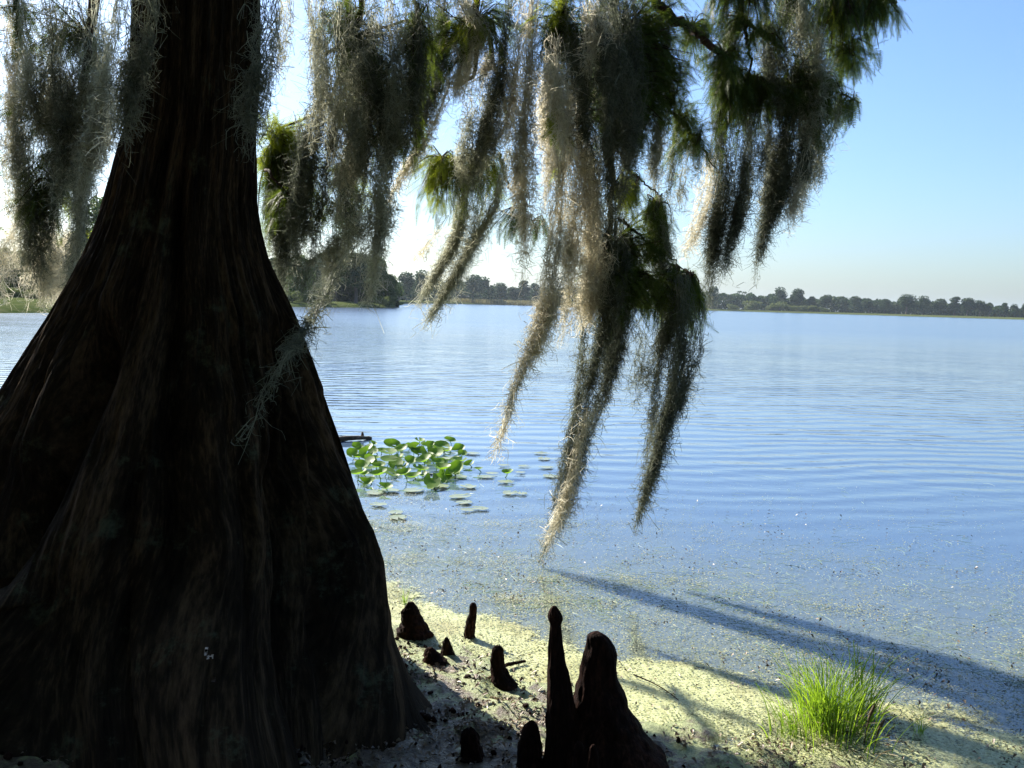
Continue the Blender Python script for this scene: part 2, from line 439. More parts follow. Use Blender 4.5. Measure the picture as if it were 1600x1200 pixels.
for a in azr:
    s = float(shore_r(a))
    rf = np.array([s * 0.8, s - 4, s - 1, s, s + 1.2, s + 4, s + 15, s + 80, 4500])
    rr = np.concatenate([rn, rf])
    x = rr * math.sin(a); y = rr * math.cos(a)
    z = np.empty_like(rr); k = len(rn)
    z[:k] = z_near(x[:k], y[:k])
    if abs(a) > R(70):
        z[k:] = z[k - 1]
    else:
        zf = np.array([-1.2, -0.8, -0.25, 0.03, 0.3, 0.6, 0.9, 1.2, 1.2]); z[k:] = zf
    rows.append(np.stack([x, y, z], -1))
V = np.array(rows); A_, B_ = V.shape[:2]
idx = np.arange(A_ * B_).reshape(A_, B_)
q = np.stack([idx[:-1, :-1], idx[:-1, 1:], idx[1:, 1:], idx[1:, :-1]], -1).reshape(-1, 4)[:, ::-1]
tag(mesh('ground', V.reshape(-1, 3), q, M['ground'], smooth=True), kind='structure')
v = np.array([[-5000, 0.5, 0], [5000, 0.5, 0], [5000, 4400, 0], [-5000, 4400, 0]], float)
tag(mesh('water', v, np.array([[0, 1, 2, 3]]), M['water']), kind='structure')

# floating algae film, a thin sheet 6 mm above the water
gx = np.arange(-3.0, 4.6, 0.06); gy = np.arange(2.2, 7.2, 0.06)
X, Y = np.meshgrid(gx, gy)
d = shore_d(X, Y)
cov = 0.72 - 0.95 * sstep(-0.25, 0.45, d) - 0.3 * sstep(0.4, 2.2, d)
cov += (vnoise(X * 1.3 + 20, Y * 1.3 + 20, 9) - 0.5) * 0.3 + (vnoise(X * 3.7 + 20, Y * 3.7 + 20, 19) - 0.55) * 0.5
cov -= 0.6 * sstep(-0.7, -1.2, d)
Z = np.full_like(X, 0.006)
idx = np.arange(X.size).reshape(X.shape)
q = np.stack([idx[:-1, :-1], idx[:-1, 1:], idx[1:, 1:], idx[1:, :-1]], -1).reshape(-1, 4)
film = mesh('algae_film', np.stack([X, Y, Z], -1).reshape(-1, 3), q, M['duck'])
at_ = film.data.attributes.new('cover', 'FLOAT', 'POINT'); at_.data.foreach_set('value', cov.astype(np.float32).ravel())
tag(film, 'pale yellow-green film of algae floating along the muddy shore', 'algae', kind='stuff')

def scatter(n, x0, x1, y0, y1, prob):
    out = []; tot = 0
    while tot < n:
        x = rng.uniform(x0, x1, n * 3); y = rng.uniform(y0, y1, n * 3)
        keep = rng.rand(n * 3) < prob(x, y)
        out.append(np.stack([x[keep], y[keep]], -1)); tot += keep.sum()
    return np.concatenate(out)[:n]

def chips(bag, xy, z, size, tilt=0.4, aspect=1.0, fold=0.25):
    n = len(xy)
    c = np.stack([xy[:, 0], xy[:, 1], z], -1)
    a = rng.uniform(0, 2 * np.pi, n)
    u = np.stack([np.cos(a), np.sin(a), rng.uniform(-tilt, tilt, n)], -1)
    w = np.stack([-np.sin(a), np.cos(a), rng.uniform(-tilt, tilt, n)], -1)
    s = size[:, None]
    k = s * aspect
    up = np.array([0, 0, 1.0]) * fold * s
    V = np.stack([c - u * s, c - w * k + up, c + u * s, c + w * k + up], 1)
    idx = np.arange(n * 4).reshape(n, 4)
    t = np.concatenate([idx[:, [0, 1, 2]], idx[:, [0, 2, 3]]])
    bag.add(V.reshape(-1, 3), t)

# floating duckweed specks
b = Bag()
xy = scatter(95000, -2.5, 5.0, 2.6, 8.0, lambda x, y: np.exp(-np.maximum(shore_d(x, y) - .1, 0) * 1.15) * (0.16 + 2.4 * (0.6 * vnoise(x * 2.2 + y * 0.8 + 9, y * 3 + 9, 12) + 0.4 * vnoise(x * 7 + 9, y * 9 + 9, 13)) ** 4) * (shore_d(x, y) > -0.7))
chips(b, xy, 0.009 + rng.rand(len(xy)) * 0.004, rng.uniform(0.002, 0.0066, len(xy)), 0.2, 0.8)
tag(b.build('duckweed', M['fleck']), 'scattered pale specks of duckweed floating on the shallow water', 'duckweed', kind='stuff')
b = Bag()
xy = scatter(7500, -2.5, 5.0, 2.6, 7.5, lambda x, y: np.exp(-np.maximum(shore_d(x, y) + .2, 0) * 0.9) * (0.5 * vnoise(x * 2 + 9, y * 2.6 + 9, 14) + .5 * vnoise(x * 6 + 9, y * 8 + 9, 24)) ** 4)
zz = np.maximum(z_near(xy[:, 0], xy[:, 1]), 0.006) + 0.006
chips(b, xy, zz, rng.uniform(0.003, 0.011, len(xy)), 0.9, 0.5, 0.5)
tag(b.build('leaf_litter', M['litter']), 'brown bits of rotting leaf litter strewn over mud and shallows', 'leaf litter', kind='stuff')
b = Bag()
xy = scatter(5200, -1.0, 3.2, 2.3, 4.2, lambda x, y: sstep(-0.35, -0.9, shore_d(x, y)) * (0.5 * vnoise(x * 3 + 9, y * 3 + 9, 44) + .5 * vnoise(x * 9 + 9, y * 9 + 9, 45)) ** 3)
zz = np.maximum(z_near(xy[:, 0], xy[:, 1]), 0.006) + 0.005
chips(b, xy, zz, rng.uniform(0.004, 0.015, len(xy)), 0.8, 0.5, 0.5)
tag(b.build('rotting_leaves', M['litter']), 'dense brown rotting leaves and crumbs on the mud near the knees', 'leaf litter', kind='stuff')
# thin floating blades of waterweed
b = Bag()
xy = scatter(3000, -2.0, 5.5, 3.2, 9.0, lambda x, y: sstep(-.2, .5, shore_d(x, y)) * np.exp(-np.maximum(shore_d(x, y) - .8, 0) * 0.9) * vnoise(x * 1.5 + 9, y * 1.5 + 9, 15) ** 1.5)
n = len(xy); K = 5
a = rng.normal(-0.6, 0.9, n); L = rng.uniform(0.04, 0.16, n)
t = np.linspace(0, 1, K)
P = np.zeros((n, K, 3)); bend = rng.normal(0, 0.5, n)
P[:, :, 0] = xy[:, 0:1] + L[:, None] * t * np.cos(a[:, None] + bend[:, None] * t)
P[:, :, 1] = xy[:, 1:2] + L[:, None] * t * np.sin(a[:, None] + bend[:, None] * t)
P[:, :, 2] = 0.008 + rng.rand(n, 1) * 0.006 + np.sin(t * np.pi) * rng.rand(n, 1) * 0.01
ribbons(b, P, rng.uniform(0.0014, 0.003, n))
tag(b.build('waterweed', M['weed']), 'thin pale green blades of waterweed floating on the shallows', 'waterweed', kind='stuff')

def ico_clods(n, prob, smin, smax, zfun, sink=0.3):
    import bmesh
    bm = bmesh.new(); bmesh.ops.create_icosphere(bm, subdivisions=1, radius=1.0)
    vs = np.array([v.co[:] for v in bm.verts]); fs = np.array([[v.index for v in f.verts] for f in bm.faces]); bm.free()
    xy = scatter(n, -2.0, 3.0, 2.2, 4.6, prob)
    s = smin + (smax - smin) * rng.rand(n) ** 3
    V = vs[None] * (1 + rng.uniform(-.35, .35, (n, len(vs), 1))) * s[:, None, None] * rng.uniform(0.5, 1.3, (n, 1, 3))
    V = V + np.stack([xy[:, 0], xy[:, 1], zfun(xy[:, 0], xy[:, 1]) + s * sink], -1)[:, None, :]
    F_ = fs[None] + (np.arange(n) * len(vs))[:, None, None]
    b = Bag(); b.add(V.reshape(-1, 3), F_.reshape(-1, 3)); return b
b = ico_clods(5200, lambda x, y: sstep(-0.45, -0.95, shore_d(x, y)) * vnoise(x * 5 + 3, y * 5 + 3, 21) ** 2, 0.002, 0.013, lambda x, y: np.maximum(z_near(x, y), 0.0))
tag(b.build('mud_clods', M['knee']), 'dark wet clods of mud and rotten wood scattered on the shore', 'mud', kind='stuff')

# ------------------------------------------------------------------ the cypress trunk
TD = 4.0
SIL = [(-320, 212, 398, 4.0), (-150, 210, 402, 4.0), (0, 206, 407, 4.0), (110, 202, 406, 4.0), (200, 195, 403, 4.0), (300, 165, 409, 4.0), (360, 148, 416, 4.0), (400, 130, 426, 4.0), (450, 104, 446, 4.0),
       (500, 73, 468, 4.0), (550, 38, 490, 4.0), (600, 4, 510, 3.98), (700, -60, 546, 3.95), (800, -115, 582, 3.88), (850, -140, 600, 3.83), (940, -190, 612, 3.7), (1000, -215, 632, 3.58), (1053, -235, 655, 3.42), (1094, -250, 688, 3.27), (1112, -260, 703, 3.2), (1180, -270, 724, 3.0), (1230, -280, 740, 2.84)]
zz_, xl_, xr_, yc_ = [], [], [], []
for py, l, r, yd in SIL:
    pl, pr = at(l, py, yd), at(r, py, yd)
    zz_.append((pl[2] + pr[2]) / 2); xl_.append(pl[0]); xr_.append(pr[0]); yc_.append(yd)
zz_ = np.array(zz_[::-1]); xl_ = np.array(xl_[::-1]); xr_ = np.array(xr_[::-1]); yc_ = np.array(yc_[::-1])
def trunk_axis(z):
    l = np.interp(z, zz_, xl_); r = np.interp(z, zz_, xr_)
    top = np.clip((z - zz_[-1]) / 6, 0, 1)
    rad = (r - l) / 2 * (1 - 0.3 * top)
    return (l + r) / 2, rad
NT, NZ = 620, 470
th = np.linspace(0, 2 * np.pi, NT, endpoint=False)
zs = np.concatenate([np.linspace(-0.12, 3.2, 400, endpoint=False), np.linspace(3.2, 8.5, 70)])
TH, ZZ = np.meshgrid(th, zs)
cx, rad = trunk_axis(ZZ)
# smooth the radius a little
flare = sstep(2.1, 0.2, ZZ)
# buttress lobes; th measured from +X, camera is towards -Y (th = 3pi/2)
warp = TH + 0.10 * np.sin(ZZ * 2.3) + 0.05 * np.sin(ZZ * 5.1 + 2 * TH)
lobes = 0.5 * np.cos(7 * warp + 0.6) + 0.3 * np.cos(11 * warp + 1.9) + 0.2 * np.cos(4 * warp + 4)
crease = -np.abs(np.sin(3.5 * warp + 1.0)) ** 0.5
lob = lobes * 0.6 + (1 + crease) * -0.7
rr = rad * (1 + flare * 0.10 + flare * 0.30 * lob)
rr += (vnoise((TH / (2 * np.pi) * 26 + 0.6 * np.sin(ZZ * 1.7 + TH * 2)), ZZ * 1.1 + 2, 30, 26) - 0.5) * 0.06 * (0.25 + flare) * np.clip(rad / 0.7, .4, 1.3)
def dent(t0, w, z0, z1, depth, soft=0.25):
    dt = np.angle(np.exp(1j * (TH - t0)))
    return depth * np.exp(-(dt / w) ** 2) * sstep(z0 - soft, z0 + 0.05, ZZ) * sstep(z1 + soft, z1 - soft, ZZ)
front = 1.5 * np.pi
rr -= dent(front + 0.15, 0.36, -0.5, 0.50, 0.32, 0.22)          # dark hollow at the foot, towards the camera
tz = lambda z0, a0, z1, a1: np.interp(ZZ, [z1, z0], [a1, a0])
rr -= dent(front + tz(1.3, -0.26, 0.3, -0.48), 0.15, 0.35, 1.35, 0.58)          # deep crevice left
rr -= dent(front + tz(2.0, 0.22, 0.6, 0.45), 0.08, 0.65, 2.1, 0.20)
rr -= dent(front + tz(1.2, 0.62, 0.2, 0.75), 0.06, 0.3, 1.0, 0.09)
rr -= dent(front + 1.03, 0.09, 0.1, 1.15, 0.14)
rr -= dent(front - 0.05, 0.05, 1.3, 2.2, 0.06)
rr += 0.10 * np.exp(-(np.angle(np.exp(1j * (TH - front - 0.62))) / 0.16) ** 2) * sstep(0.6, -0.05, ZZ)
# bark ridges in real relief
u = TH / (2 * np.pi)
wv = 0.5 * vnoise(u * 24, ZZ * 2.0 + 3, 31, 24)
br = vnoise((u * 170 + wv * 3), ZZ * 3.0 + 7, 33, 170) - 0.5
br2 = vnoise((u * 330 + wv * 5) % 330, ZZ * 6.0 + 7, 34, 330) - 0.5
br3 = vnoise(u * 30, ZZ * 6 + 1, 35, 30) - 0.5
thin = np.clip(rad / 0.6, 0.5, 1.2)
rr += (br * 0.048 + br2 * 0.022 + br3 * 0.05 * flare) * thin
dep = np.where(np.sin(TH) < 0, 0.80 + 0.50 * sstep(0.75, 0.0, ZZ), 0.80 - 0.22 * sstep(1.2, 0.2, ZZ))
pw = np.where(np.sin(TH) < 0, 1 - 0.5 * sstep(0.55, 0.0, ZZ), 1.0)
cT = np.sign(np.cos(TH)) * np.abs(np.cos(TH)) ** pw; sT = np.sign(np.sin(TH)) * np.abs(np.sin(TH)) ** pw
V = np.stack([cx + rr * cT, np.interp(ZZ, zz_, yc_) + 0.05 + rr * sT * dep, ZZ], -1)
def tan_x(P):
    return P[..., 0] / P[..., 1]
for it in range(3):
    for i in range(NZ):
        z = zs[i]
        if z > 4.2: continue
        c_ = float(cx[i, 0]); yc = float(np.interp(z, zz_, yc_))
        tr_ = float(np.interp(z, zz_, xr_)) / yc; tl_ = float(np.interp(z, zz_, xl_)) / yc
        row = V[i]; t = row[:, 0] / row[:, 1]
        right = row[:, 0] > c_
        k = np.argmax(t); f = (tr_ * row[k, 1] - c_) / (row[k, 0] - c_)
        row[right, 0] = c_ + (row[right, 0] - c_) * f
        if z > 0.5:
            k = np.argmin(t); f = (tl_ * row[k, 1] - c_) / (row[k, 0] - c_)
            row[~right, 0] = c_ + (row[~right, 0] - c_) * f
# unseen far side of the right buttress, cut back to let sunlight past
XR = np.interp(ZZ, zz_, xr_) - 0.03; YC = np.interp(ZZ, zz_, yc_) + 0.02
sl = (V[..., 0] - XR) * 0.80 + (V[..., 1] - YC) * 0.60
push = np.where((V[..., 1] > YC) & (sl > 0), sl * 0.96, 0) * sstep(2.6, 1.6, ZZ)
V[..., 0] -= push * 0.80; V[..., 1] -= push * 0.60
# keep the fine relief on the outline: re-add a little
V[..., 0] += (br * 0.010 * thin) * np.cos(TH)
idx = np.arange(NZ * NT).reshape(NZ, NT); nx = np.roll(idx, -1, 1)
q = np.stack([idx[:-1], nx[:-1], nx[1:], idx[1:]], -1).reshape(-1, 4)
# small rotted holes through the hollow base (light shows through)
cen = V.reshape(-1, 3)[q].mean(1)
def hole(q, cen, p, dvec, pts):
    keep = np.ones(len(q), bool)
    for off, rad_ in pts:
        o = p + off
        w = cen - o; s = w @ dvec
        dist = np.linalg.norm(w - s[:, None] * dvec, axis=1)
        keep &= ~((dist < rad_) & (s > 0))
    return keep
rv = norm(ray(326, 1019))
c0 = np.array([0, 0, CAMZ])
keep = np.ones(len(q), bool)
for (hx, hy, hr) in ((323, 1017, 0.009), (329, 1025, 0.011), (333, 1062, 0.006)):
    dv = norm(ray(hx, hy)); w = cen - c0; s = w @ dv
    dist = np.linalg.norm(w - s[:, None] * dv, axis=1)
    keep &= ~((dist < hr) & (cen[:, 1] < 3.5))
hit = ground_at(327, 1021, 0.02); sd = np.array(sun_dir)
w = cen - hit; s = w @ sd
dist = np.linalg.norm(w - s[:, None] * sd, axis=1)
keep &= ~((dist < 0.30) & (s > 0))
tree = empty('cypress_tree', (-1.35, TD, 0))
tag(tree, 'huge dark bald cypress with flared buttressed trunk at the water edge', 'tree')
TO = np.array([-1.35, TD, 0])
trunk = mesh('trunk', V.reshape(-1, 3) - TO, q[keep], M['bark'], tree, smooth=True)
tw_ = TH + 0.02 * np.sin(ZZ * 2.7 + TH * 3) + 0.006 * np.sin(ZZ * 9 + TH * 7)
bc = np.stack([0.85 * np.cos(tw_), 0.85 * np.sin(tw_), ZZ], -1)
assert len(trunk.data.vertices) == NZ * NT
at2 = trunk.data.attributes.new('bark_co', 'FLOAT_VECTOR', 'POINT'); at2.data.foreach_set('vector', bc.astype(np.float32).ravel())

# ------------------------------------------------------------------ needles and limbs
def frond_proto():
    n = 13
    t = np.linspace(0.06, 1, n)
    ax = np.stack([t, 0 * t, -0.25 * t ** 2], -1)
    vs, fs = [], []
    for i in range(n):
        l = 0.17 * (1 - 0.75 * (t[i] - 0.3) ** 2 / 0.49) + 0.02
        for sgn in (-1, 1):
            dirv = np.array([0.55, sgn * 0.9, -0.12 + rng.uniform(-.25, .15)]); dirv /= np.linalg.norm(dirv)
            p = ax[i]; k = len(vs)
            wv = np.array([0.014, 0, 0])
            vs += [p - wv, p + wv, p + dirv * l + wv * 0.4, p + dirv * l - wv * .4]
            fs.append([k, k + 1, k + 2, k + 3])
    for i in range(0, n - 1, 3):
        k = len(vs); w = np.array([0, 0.008, 0]); j = min(n - 1, i + 3)
        vs += [ax[i] - w, ax[i] + w, ax[j] + w, ax[j] - w]; fs.append([k, k + 1, k + 2, k + 3])
    return np.array(vs), np.array(fs)
FP = [frond_proto() for _ in range(3)]

def add_fronds(bag, pos, out, size, droop=0.8):
    """pos (n,3), out (n,3) preferred direction; hang down"""
    n = len(pos)
    d = norm(out + rng.normal(0, 0.42, (n, 3)) + np.array([0, 0, -droop * 1.5]))
    up = norm(rng.normal(0, 0.5, (n, 3)) + np.array([0, 0, 1.0]))
    s = norm(np.cross(up, d)); u2 = np.cross(d, s)
    which = rng.randint(0, 3, n)
    for k in range(3):
        m_ = which == k
        if not m_.any(): continue
        vs, fs = FP[k]
        L = size[m_][:, None, None]
        Vv = pos[m_][:, None, :] + L * (vs[None, :, 0:1] * d[m_][:, None, :] + vs[None, :, 1:2] * s[m_][:, None, :] + vs[None, :, 2:3] * u2[m_][:, None, :])
        F_ = fs[None] + (np.arange(m_.sum()) * len(vs))[:, None, None]
        bag.add(Vv.reshape(-1, 3), F_.reshape(-1, 4))

limb_no = 0
def limb(path, r0, r1, blobs=(), along=0, fresh=False, size=0.10, density=1.35, droop=0.55, label=None):
    """path: [(px,py,Y) or xyz ndarray]; blobs: [(px,py,Y,rx,ry,count)]"""
    pts = [p if isinstance(p, np.ndarray) else at(p[0], p[1], far_mid(p[0], p[2])) for p in path]
    sp = smooth_path(pts, max(10, len(pts) * 6))
    sp[1:-1] += rng.normal(0, 0.006, sp[1:-1].shape)
    bag = Bag(); tube(bag, sp, np.linspace(r0, r1, len(sp)), 8, 0.08)
    fb = Bag(); has = False
    fbf = Bag(); hasf = False
    if along:
        i = rng.randint(int(len(sp) * 0.35), len(sp), along)
        pos = sp[i] + rng.normal(0, 0.05, (along, 3))
        add_fronds(fb, pos, rng.normal(0, 0.5, (along, 3)), rng.uniform(.7, 1.3, along) * size); has = True
    for bl in blobs:
        px, py, Y, rx, ry, cnt = bl[:6]; Y = far_mid(px, Y); fr = len(bl) > 6
        cnt = int(cnt * density)
        c = at(px, py, Y); mx, my = pxm(rx, Y), pxm(ry, Y)
        # twigs inside the blob carry the fronds
        nt_ = max(4, cnt // 12)
        ends = c + np.clip(rng.normal(0, 0.62, (nt_, 3)), -1.3, 1.3) * np.array([mx, max(mx, .12) * 0.9, my])
        k = np.argmin(np.linalg.norm(sp[None, len(sp) // 3:] - c, axis=-1)) + len(sp) // 3
        root = sp[k]
        for e in ends:
            st = c + (e - c) * 0.1 + np.array([0, 0, my * 0.3]) if np.linalg.norm(root - c) > 1.5 * max(mx, my) + .25 else root
            mid = (st + e) / 2 + np.array([0, 0, 0.04]) + rng.normal(0, 0.02, 3)
            tw = smooth_path([st, mid, e], 6)
            tube(bag, tw, np.linspace(0.0045, 0.0018, 6), 4, cap=False)
            j = rng.randint(1, 6, 12)
            pos = tw[j] + rng.normal(0, 0.012, (12, 3))
            add_fronds(fbf if fr else fb, pos, norm(e - st + 1e-6) * 0.9 + np.zeros((12, 3)), rng.uniform(.7, 1.4, 12) * size, droop)
            if fr: hasf = True
            else: has = True
    o = bag.build('branch', M['twig'], tree, smooth=True, origin=TO)
    if has: fb.build('foliage', M['needles'], o, origin=TO)
    if hasf: fbf.build('fresh_foliage', M['needles_fresh'], o, origin=TO)
    return o

def tk(z, dx=0.0): return np.array([trunk_axis(np.array(z))[0] + dx, TD + 0.05, z])

# left side
limb([tk(4.6, -.1), np.array([-2.3, 4.8, 4.9]), (150, -160, 5.2), (140, 60, 5.3), (118, 200, 5.3), (80, 290, 5.3)], .09, .008,
     [(90, 240, 5.35, 32, 60, 520), (60, 170, 5.4, 35, 40, 200), (150, 160, 5.3, 20, 50, 220), (70, 330, 5.3, 20, 40, 200), (110, 60, 5.4, 60, 50, 300), (134, 340, 5.6, 8, 16, 40, 1), (25, 30, 5.4, 25, 40, 120)], along=60)
limb([tk(5.2, -.2), np.array([-3.0, 5.0, 4.6]), np.array([-4.3, 5.9, 3.6]), np.array([-4.9, 6.2, 2.6])], .08, .01, [(-150, -260, 5.9, 240, 220, 2600), (-170, 150, 6.0, 130, 130, 1500), (-150, 330, 6.0, 90, 80, 600)], size=.17)  # unseen bough off to the left, added to keep sun off the trunk
# mid-left, farther over the water
limb([tk(4.9, .1), np.array([-1.3, 5.6, 5.0]), (545, -140, 6.6), (560, 40, 6.8), (505, 85, 6.8)], .08, .01,
     [(590, 90, 6.6, 40, 70, 600), (600, 190, 6.6, 28, 60, 500), (560, 110, 6.7, 30, 60, 300), (615, 215, 6.5, 20, 30, 200), (530, 30, 6.8, 40, 40, 200)], along=60)
limb([np.array([-1.1, 6.4, 4.2]), (655, 10, 6.4), (640, 32, 6.5), (610, 38, 6.5), (570, 55, 6.6)], .025, .006, [(650, 80, 6.4, 18, 70, 330), (645, 180, 6.4, 12, 45, 140)], along=70)
limb([(640, 70, 6.4), (615, 95, 6.4), (590, 130, 6.5)], .012, .004, along=40)
limb([tk(4.4, .1), np.array([-1.2, 6.3, 3.6]), (520, 150, 7.2), (485, 180, 7.2), (440, 200, 7.2), (425, 230, 7.2)], .04, .006,
     [(440, 222, 7.2, 22, 24, 260, 1), (425, 250, 7.2, 12, 30, 120, 1), (450, 280, 7.2, 22, 24, 160, 1), (500, 300, 7.1, 18, 30, 110, 1), (470, 250, 7.1, 18, 40, 200, 1), (455, 300, 7.0, 18, 35, 220), (540, 280, 7.0, 22, 30, 140, 1), (530, 330, 7.0, 25, 25, 180), (425, 350, 7.0, 14, 40, 160), (550, 190, 7, 20, 30, 80, 1)], along=40, droop=0.35, size=.11)
limb([(405, 250, 6.6), (420, 268, 6.6), (440, 290, 6.6), (455, 312, 6.6)], .02, .006, [(430, 330, 6.6, 14, 24, 90)], along=16)
# middle
limb([np.array([-0.6, 5.0, 4.9]), (740, -140, 5.8), (745, 20, 5.9), (742, 120, 6.0), (700, 130, 6.0)], .05, .008,
     [(690, 60, 6.0, 25, 60, 240), (780, 30, 5.9, 25, 40, 180), (740, 40, 5.9, 40, 40, 120, 1)], along=50)
limb([(765, 60, 6.0), (790, 180, 6.2), (770, 225, 6.3), (730, 250, 6.3), (690, 245, 6.3)], .016, .004,
     [(690, 262, 6.3, 34, 20, 150, 1), (676, 290, 6.3, 26, 30, 70), (670, 280, 6.3, 24, 26, 60, 1), (700, 325, 6.3, 22, 18, 70), (715, 285, 6.3, 26, 20, 70), (760, 265, 6.3, 30, 22, 90), (785, 285, 6.3, 16, 16, 50, 1), (745, 300, 6.3, 22, 18, 70, 1)], along=26, droop=0.3, size=.11)
limb([(780, 240, 6.2), (792, 285, 6.2), (805, 305, 6.2), (822, 335, 6.2), (832, 345, 6.2)], .009, .003,
     [(800, 348, 6.2, 8, 8, 26), (835, 352, 6.2, 15, 10, 60), (780, 345, 6.2, 6, 10, 20)], along=8)
# the big limb that carries the central curtain and the right side
limb([tk(5.0, .15), np.array([-0.2, 4.4, 4.6]), (900, -170, 4.7), (1010, -120, 4.9), (1090, -60, 5.1), (1150, -40, 5.3), (1240, -30, 5.5), (1330, -30, 5.6), (1400, 5, 5.7)], .11, .012,
     [(1300, 50, 5.6, 55, 45, 620), (1350, 25, 5.6, 40, 30, 360), (1385, 10, 5.7, 22, 14, 120), (1310, 85, 5.6, 30, 22, 110, 1), (1330, 90, 5.6, 26, 20, 190), (1240, 30, 5.5, 30, 50, 220), (1130, 15, 5.3, 25, 20, 150), (1175, 15, 5.3, 30, 26, 180)], along=60)
limb([(900, -160, 4.7), (880, 10, 4.7), (870, 100, 4.8), (872, 170, 4.8)], .03, .006,
     [(860, 30, 4.7, 30, 30, 130, 1), (880, 60, 4.75, 40, 45, 420), (872, 175, 4.7, 10, 26, 70), (868, 190, 4.7, 7, 14, 26, 1), (885, 250, 4.75, 10, 18, 40, 1)], along=40)
limb([(985, -130, 4.85), (960, 10, 4.9), (958, 200, 4.95), (955, 320, 5.0), (950, 420, 5.0), (962, 470, 5.0)], .035, .008,
     [(950, 60, 4.9, 60, 60, 900), (1000, 50, 4.95, 50, 55, 800), (960, 170, 4.95, 50, 50, 560), (1010, 150, 5.0, 45, 45, 520), (975, 300, 5.0, 14, 24, 90, 1), (1000, 390, 5.05, 22, 50, 420), (970, 440, 5.0, 30, 50, 420), (1010, 450, 5.0, 26, 30, 320), (1040, 55, 5.0, 30, 50, 420), (1055, 110, 5.1, 18, 40, 200), (925, 430, 5.0, 12, 25, 90)], along=80)
limb([(990, -60, 4.9), (1040, 20, 5.0), (1075, 42, 5.1), (1100, 60, 5.2), (1122, 82, 5.3), (1145, 115, 5.4), (1190, 128, 5.5), (1235, 140, 5.5), (1280, 130, 5.5)], .035, .006,
     [(1090, 62, 5.2, 22, 22, 150), (1125, 110, 5.3, 20, 30, 240), (1140, 155, 5.4, 26, 28, 330), (1180, 140, 5.5, 30, 22, 330), (1165, 185, 5.5, 35, 26, 220), (1235, 130, 5.5, 30, 45, 420), (1285, 140, 5.5, 24, 30, 280), (1280, 190, 5.5, 20, 30, 140), (1150, 95, 5.4, 14, 22, 120)], along=60)
limb([(1265, 120, 5.5), (1300, 140, 5.5), (1322, 150, 5.5), (1345, 160, 5.5)], .009, .003, [(1328, 165, 5.5, 12, 12, 50), (1315, 158, 5.5, 10, 8, 30)], along=14, size=.12)
limb([(1155, -60, 5.3), (1160, 20, 5.35), (1175, 40, 5.4), (1200, 60, 5.45), (1232, 82, 5.5)], .018, .006, [(1190, 60, 5.4, 22, 24, 120), (1130, 50, 5.4, 18, 20, 90), (1150, 80, 5.4, 12, 26, 60)], along=34)
limb([(1163, 25, 5.35), (1166, 60, 5.4), (1172, 90, 5.4), (1172, 118, 5.4)], .012, .006, along=14)
limb([(1010, 100, 5.0), (1045, 170, 5.1), (1070, 200, 5.2), (1095, 232, 5.3), (1118, 262, 5.4)], .016, .004,
     [(1050, 130, 5.1, 14, 24, 130), (1065, 190, 5.15, 14, 14, 100), (1090, 225, 5.3, 16, 14, 120), (1075, 170, 5.2, 16, 22, 50), (1060, 235, 5.2, 12, 18, 50)], along=60)
limb([(960, 230, 5.0), (985, 268, 5.05), (1000, 280, 5.1), (1010, 288, 5.1), (1024, 300, 5.1), (1027, 314, 5.1)], .009, .003,
     [(1027, 330, 5.1, 12, 14, 110), (1028, 375, 5.1, 15, 20, 170), (990, 300, 5.05, 10, 24, 100), (1010, 345, 5.1, 6, 16, 24)], along=10)
limb([(965, 340, 5.0), (995, 365, 5.05), (1020, 385, 5.1), (1052, 407, 5.1), (1078, 427, 5.1)], .010, .003,
     [(1075, 450, 5.1, 16, 18, 150), (1060, 480, 5.05, 28, 28, 330), (1085, 485, 5.1, 14, 20, 130), (1030, 470, 5.05, 22, 24, 200), (1015, 400, 5.1, 16, 16, 80)], along=20)

# unseen crown overhead and leaf skirt behind the viewer, added to block sky light
b = Bag()
n = 19000
c = np.stack([rng.uniform(-8, 6, n), rng.uniform(-9, 4.2, n), rng.uniform(4.6, 8.5, n)], -1)
c = c[(vnoise(c[:, 0] * .9 + 30, c[:, 1] * .9 + 30, 51) > 0.22)]
n2 = 13000
a = rng.uniform(np.pi * 0.92, np.pi * 2.08, n2); r_ = rng.uniform(7, 9, n2)
c2 = np.stack([r_ * np.cos(a), 1.0 + r_ * np.sin(a), rng.uniform(0.6, 6.5, n2)], -1)
c = np.concatenate([c, c2]); n = len(c)
s_ = rng.uniform(.10, .24, n)[:, None]
u = norm(rng.randn(n, 3)); w = norm(np.cross(u, rng.randn(n, 3)))
V = np.stack([c - u * s_, c - w * s_ * .6, c + u * s_, c + w * s_ * .6], 1)
b.add(V.reshape(-1, 3), np.arange(n * 4).reshape(n, 4))
o = b.build('crown', M['needles'], tree, origin=TO)

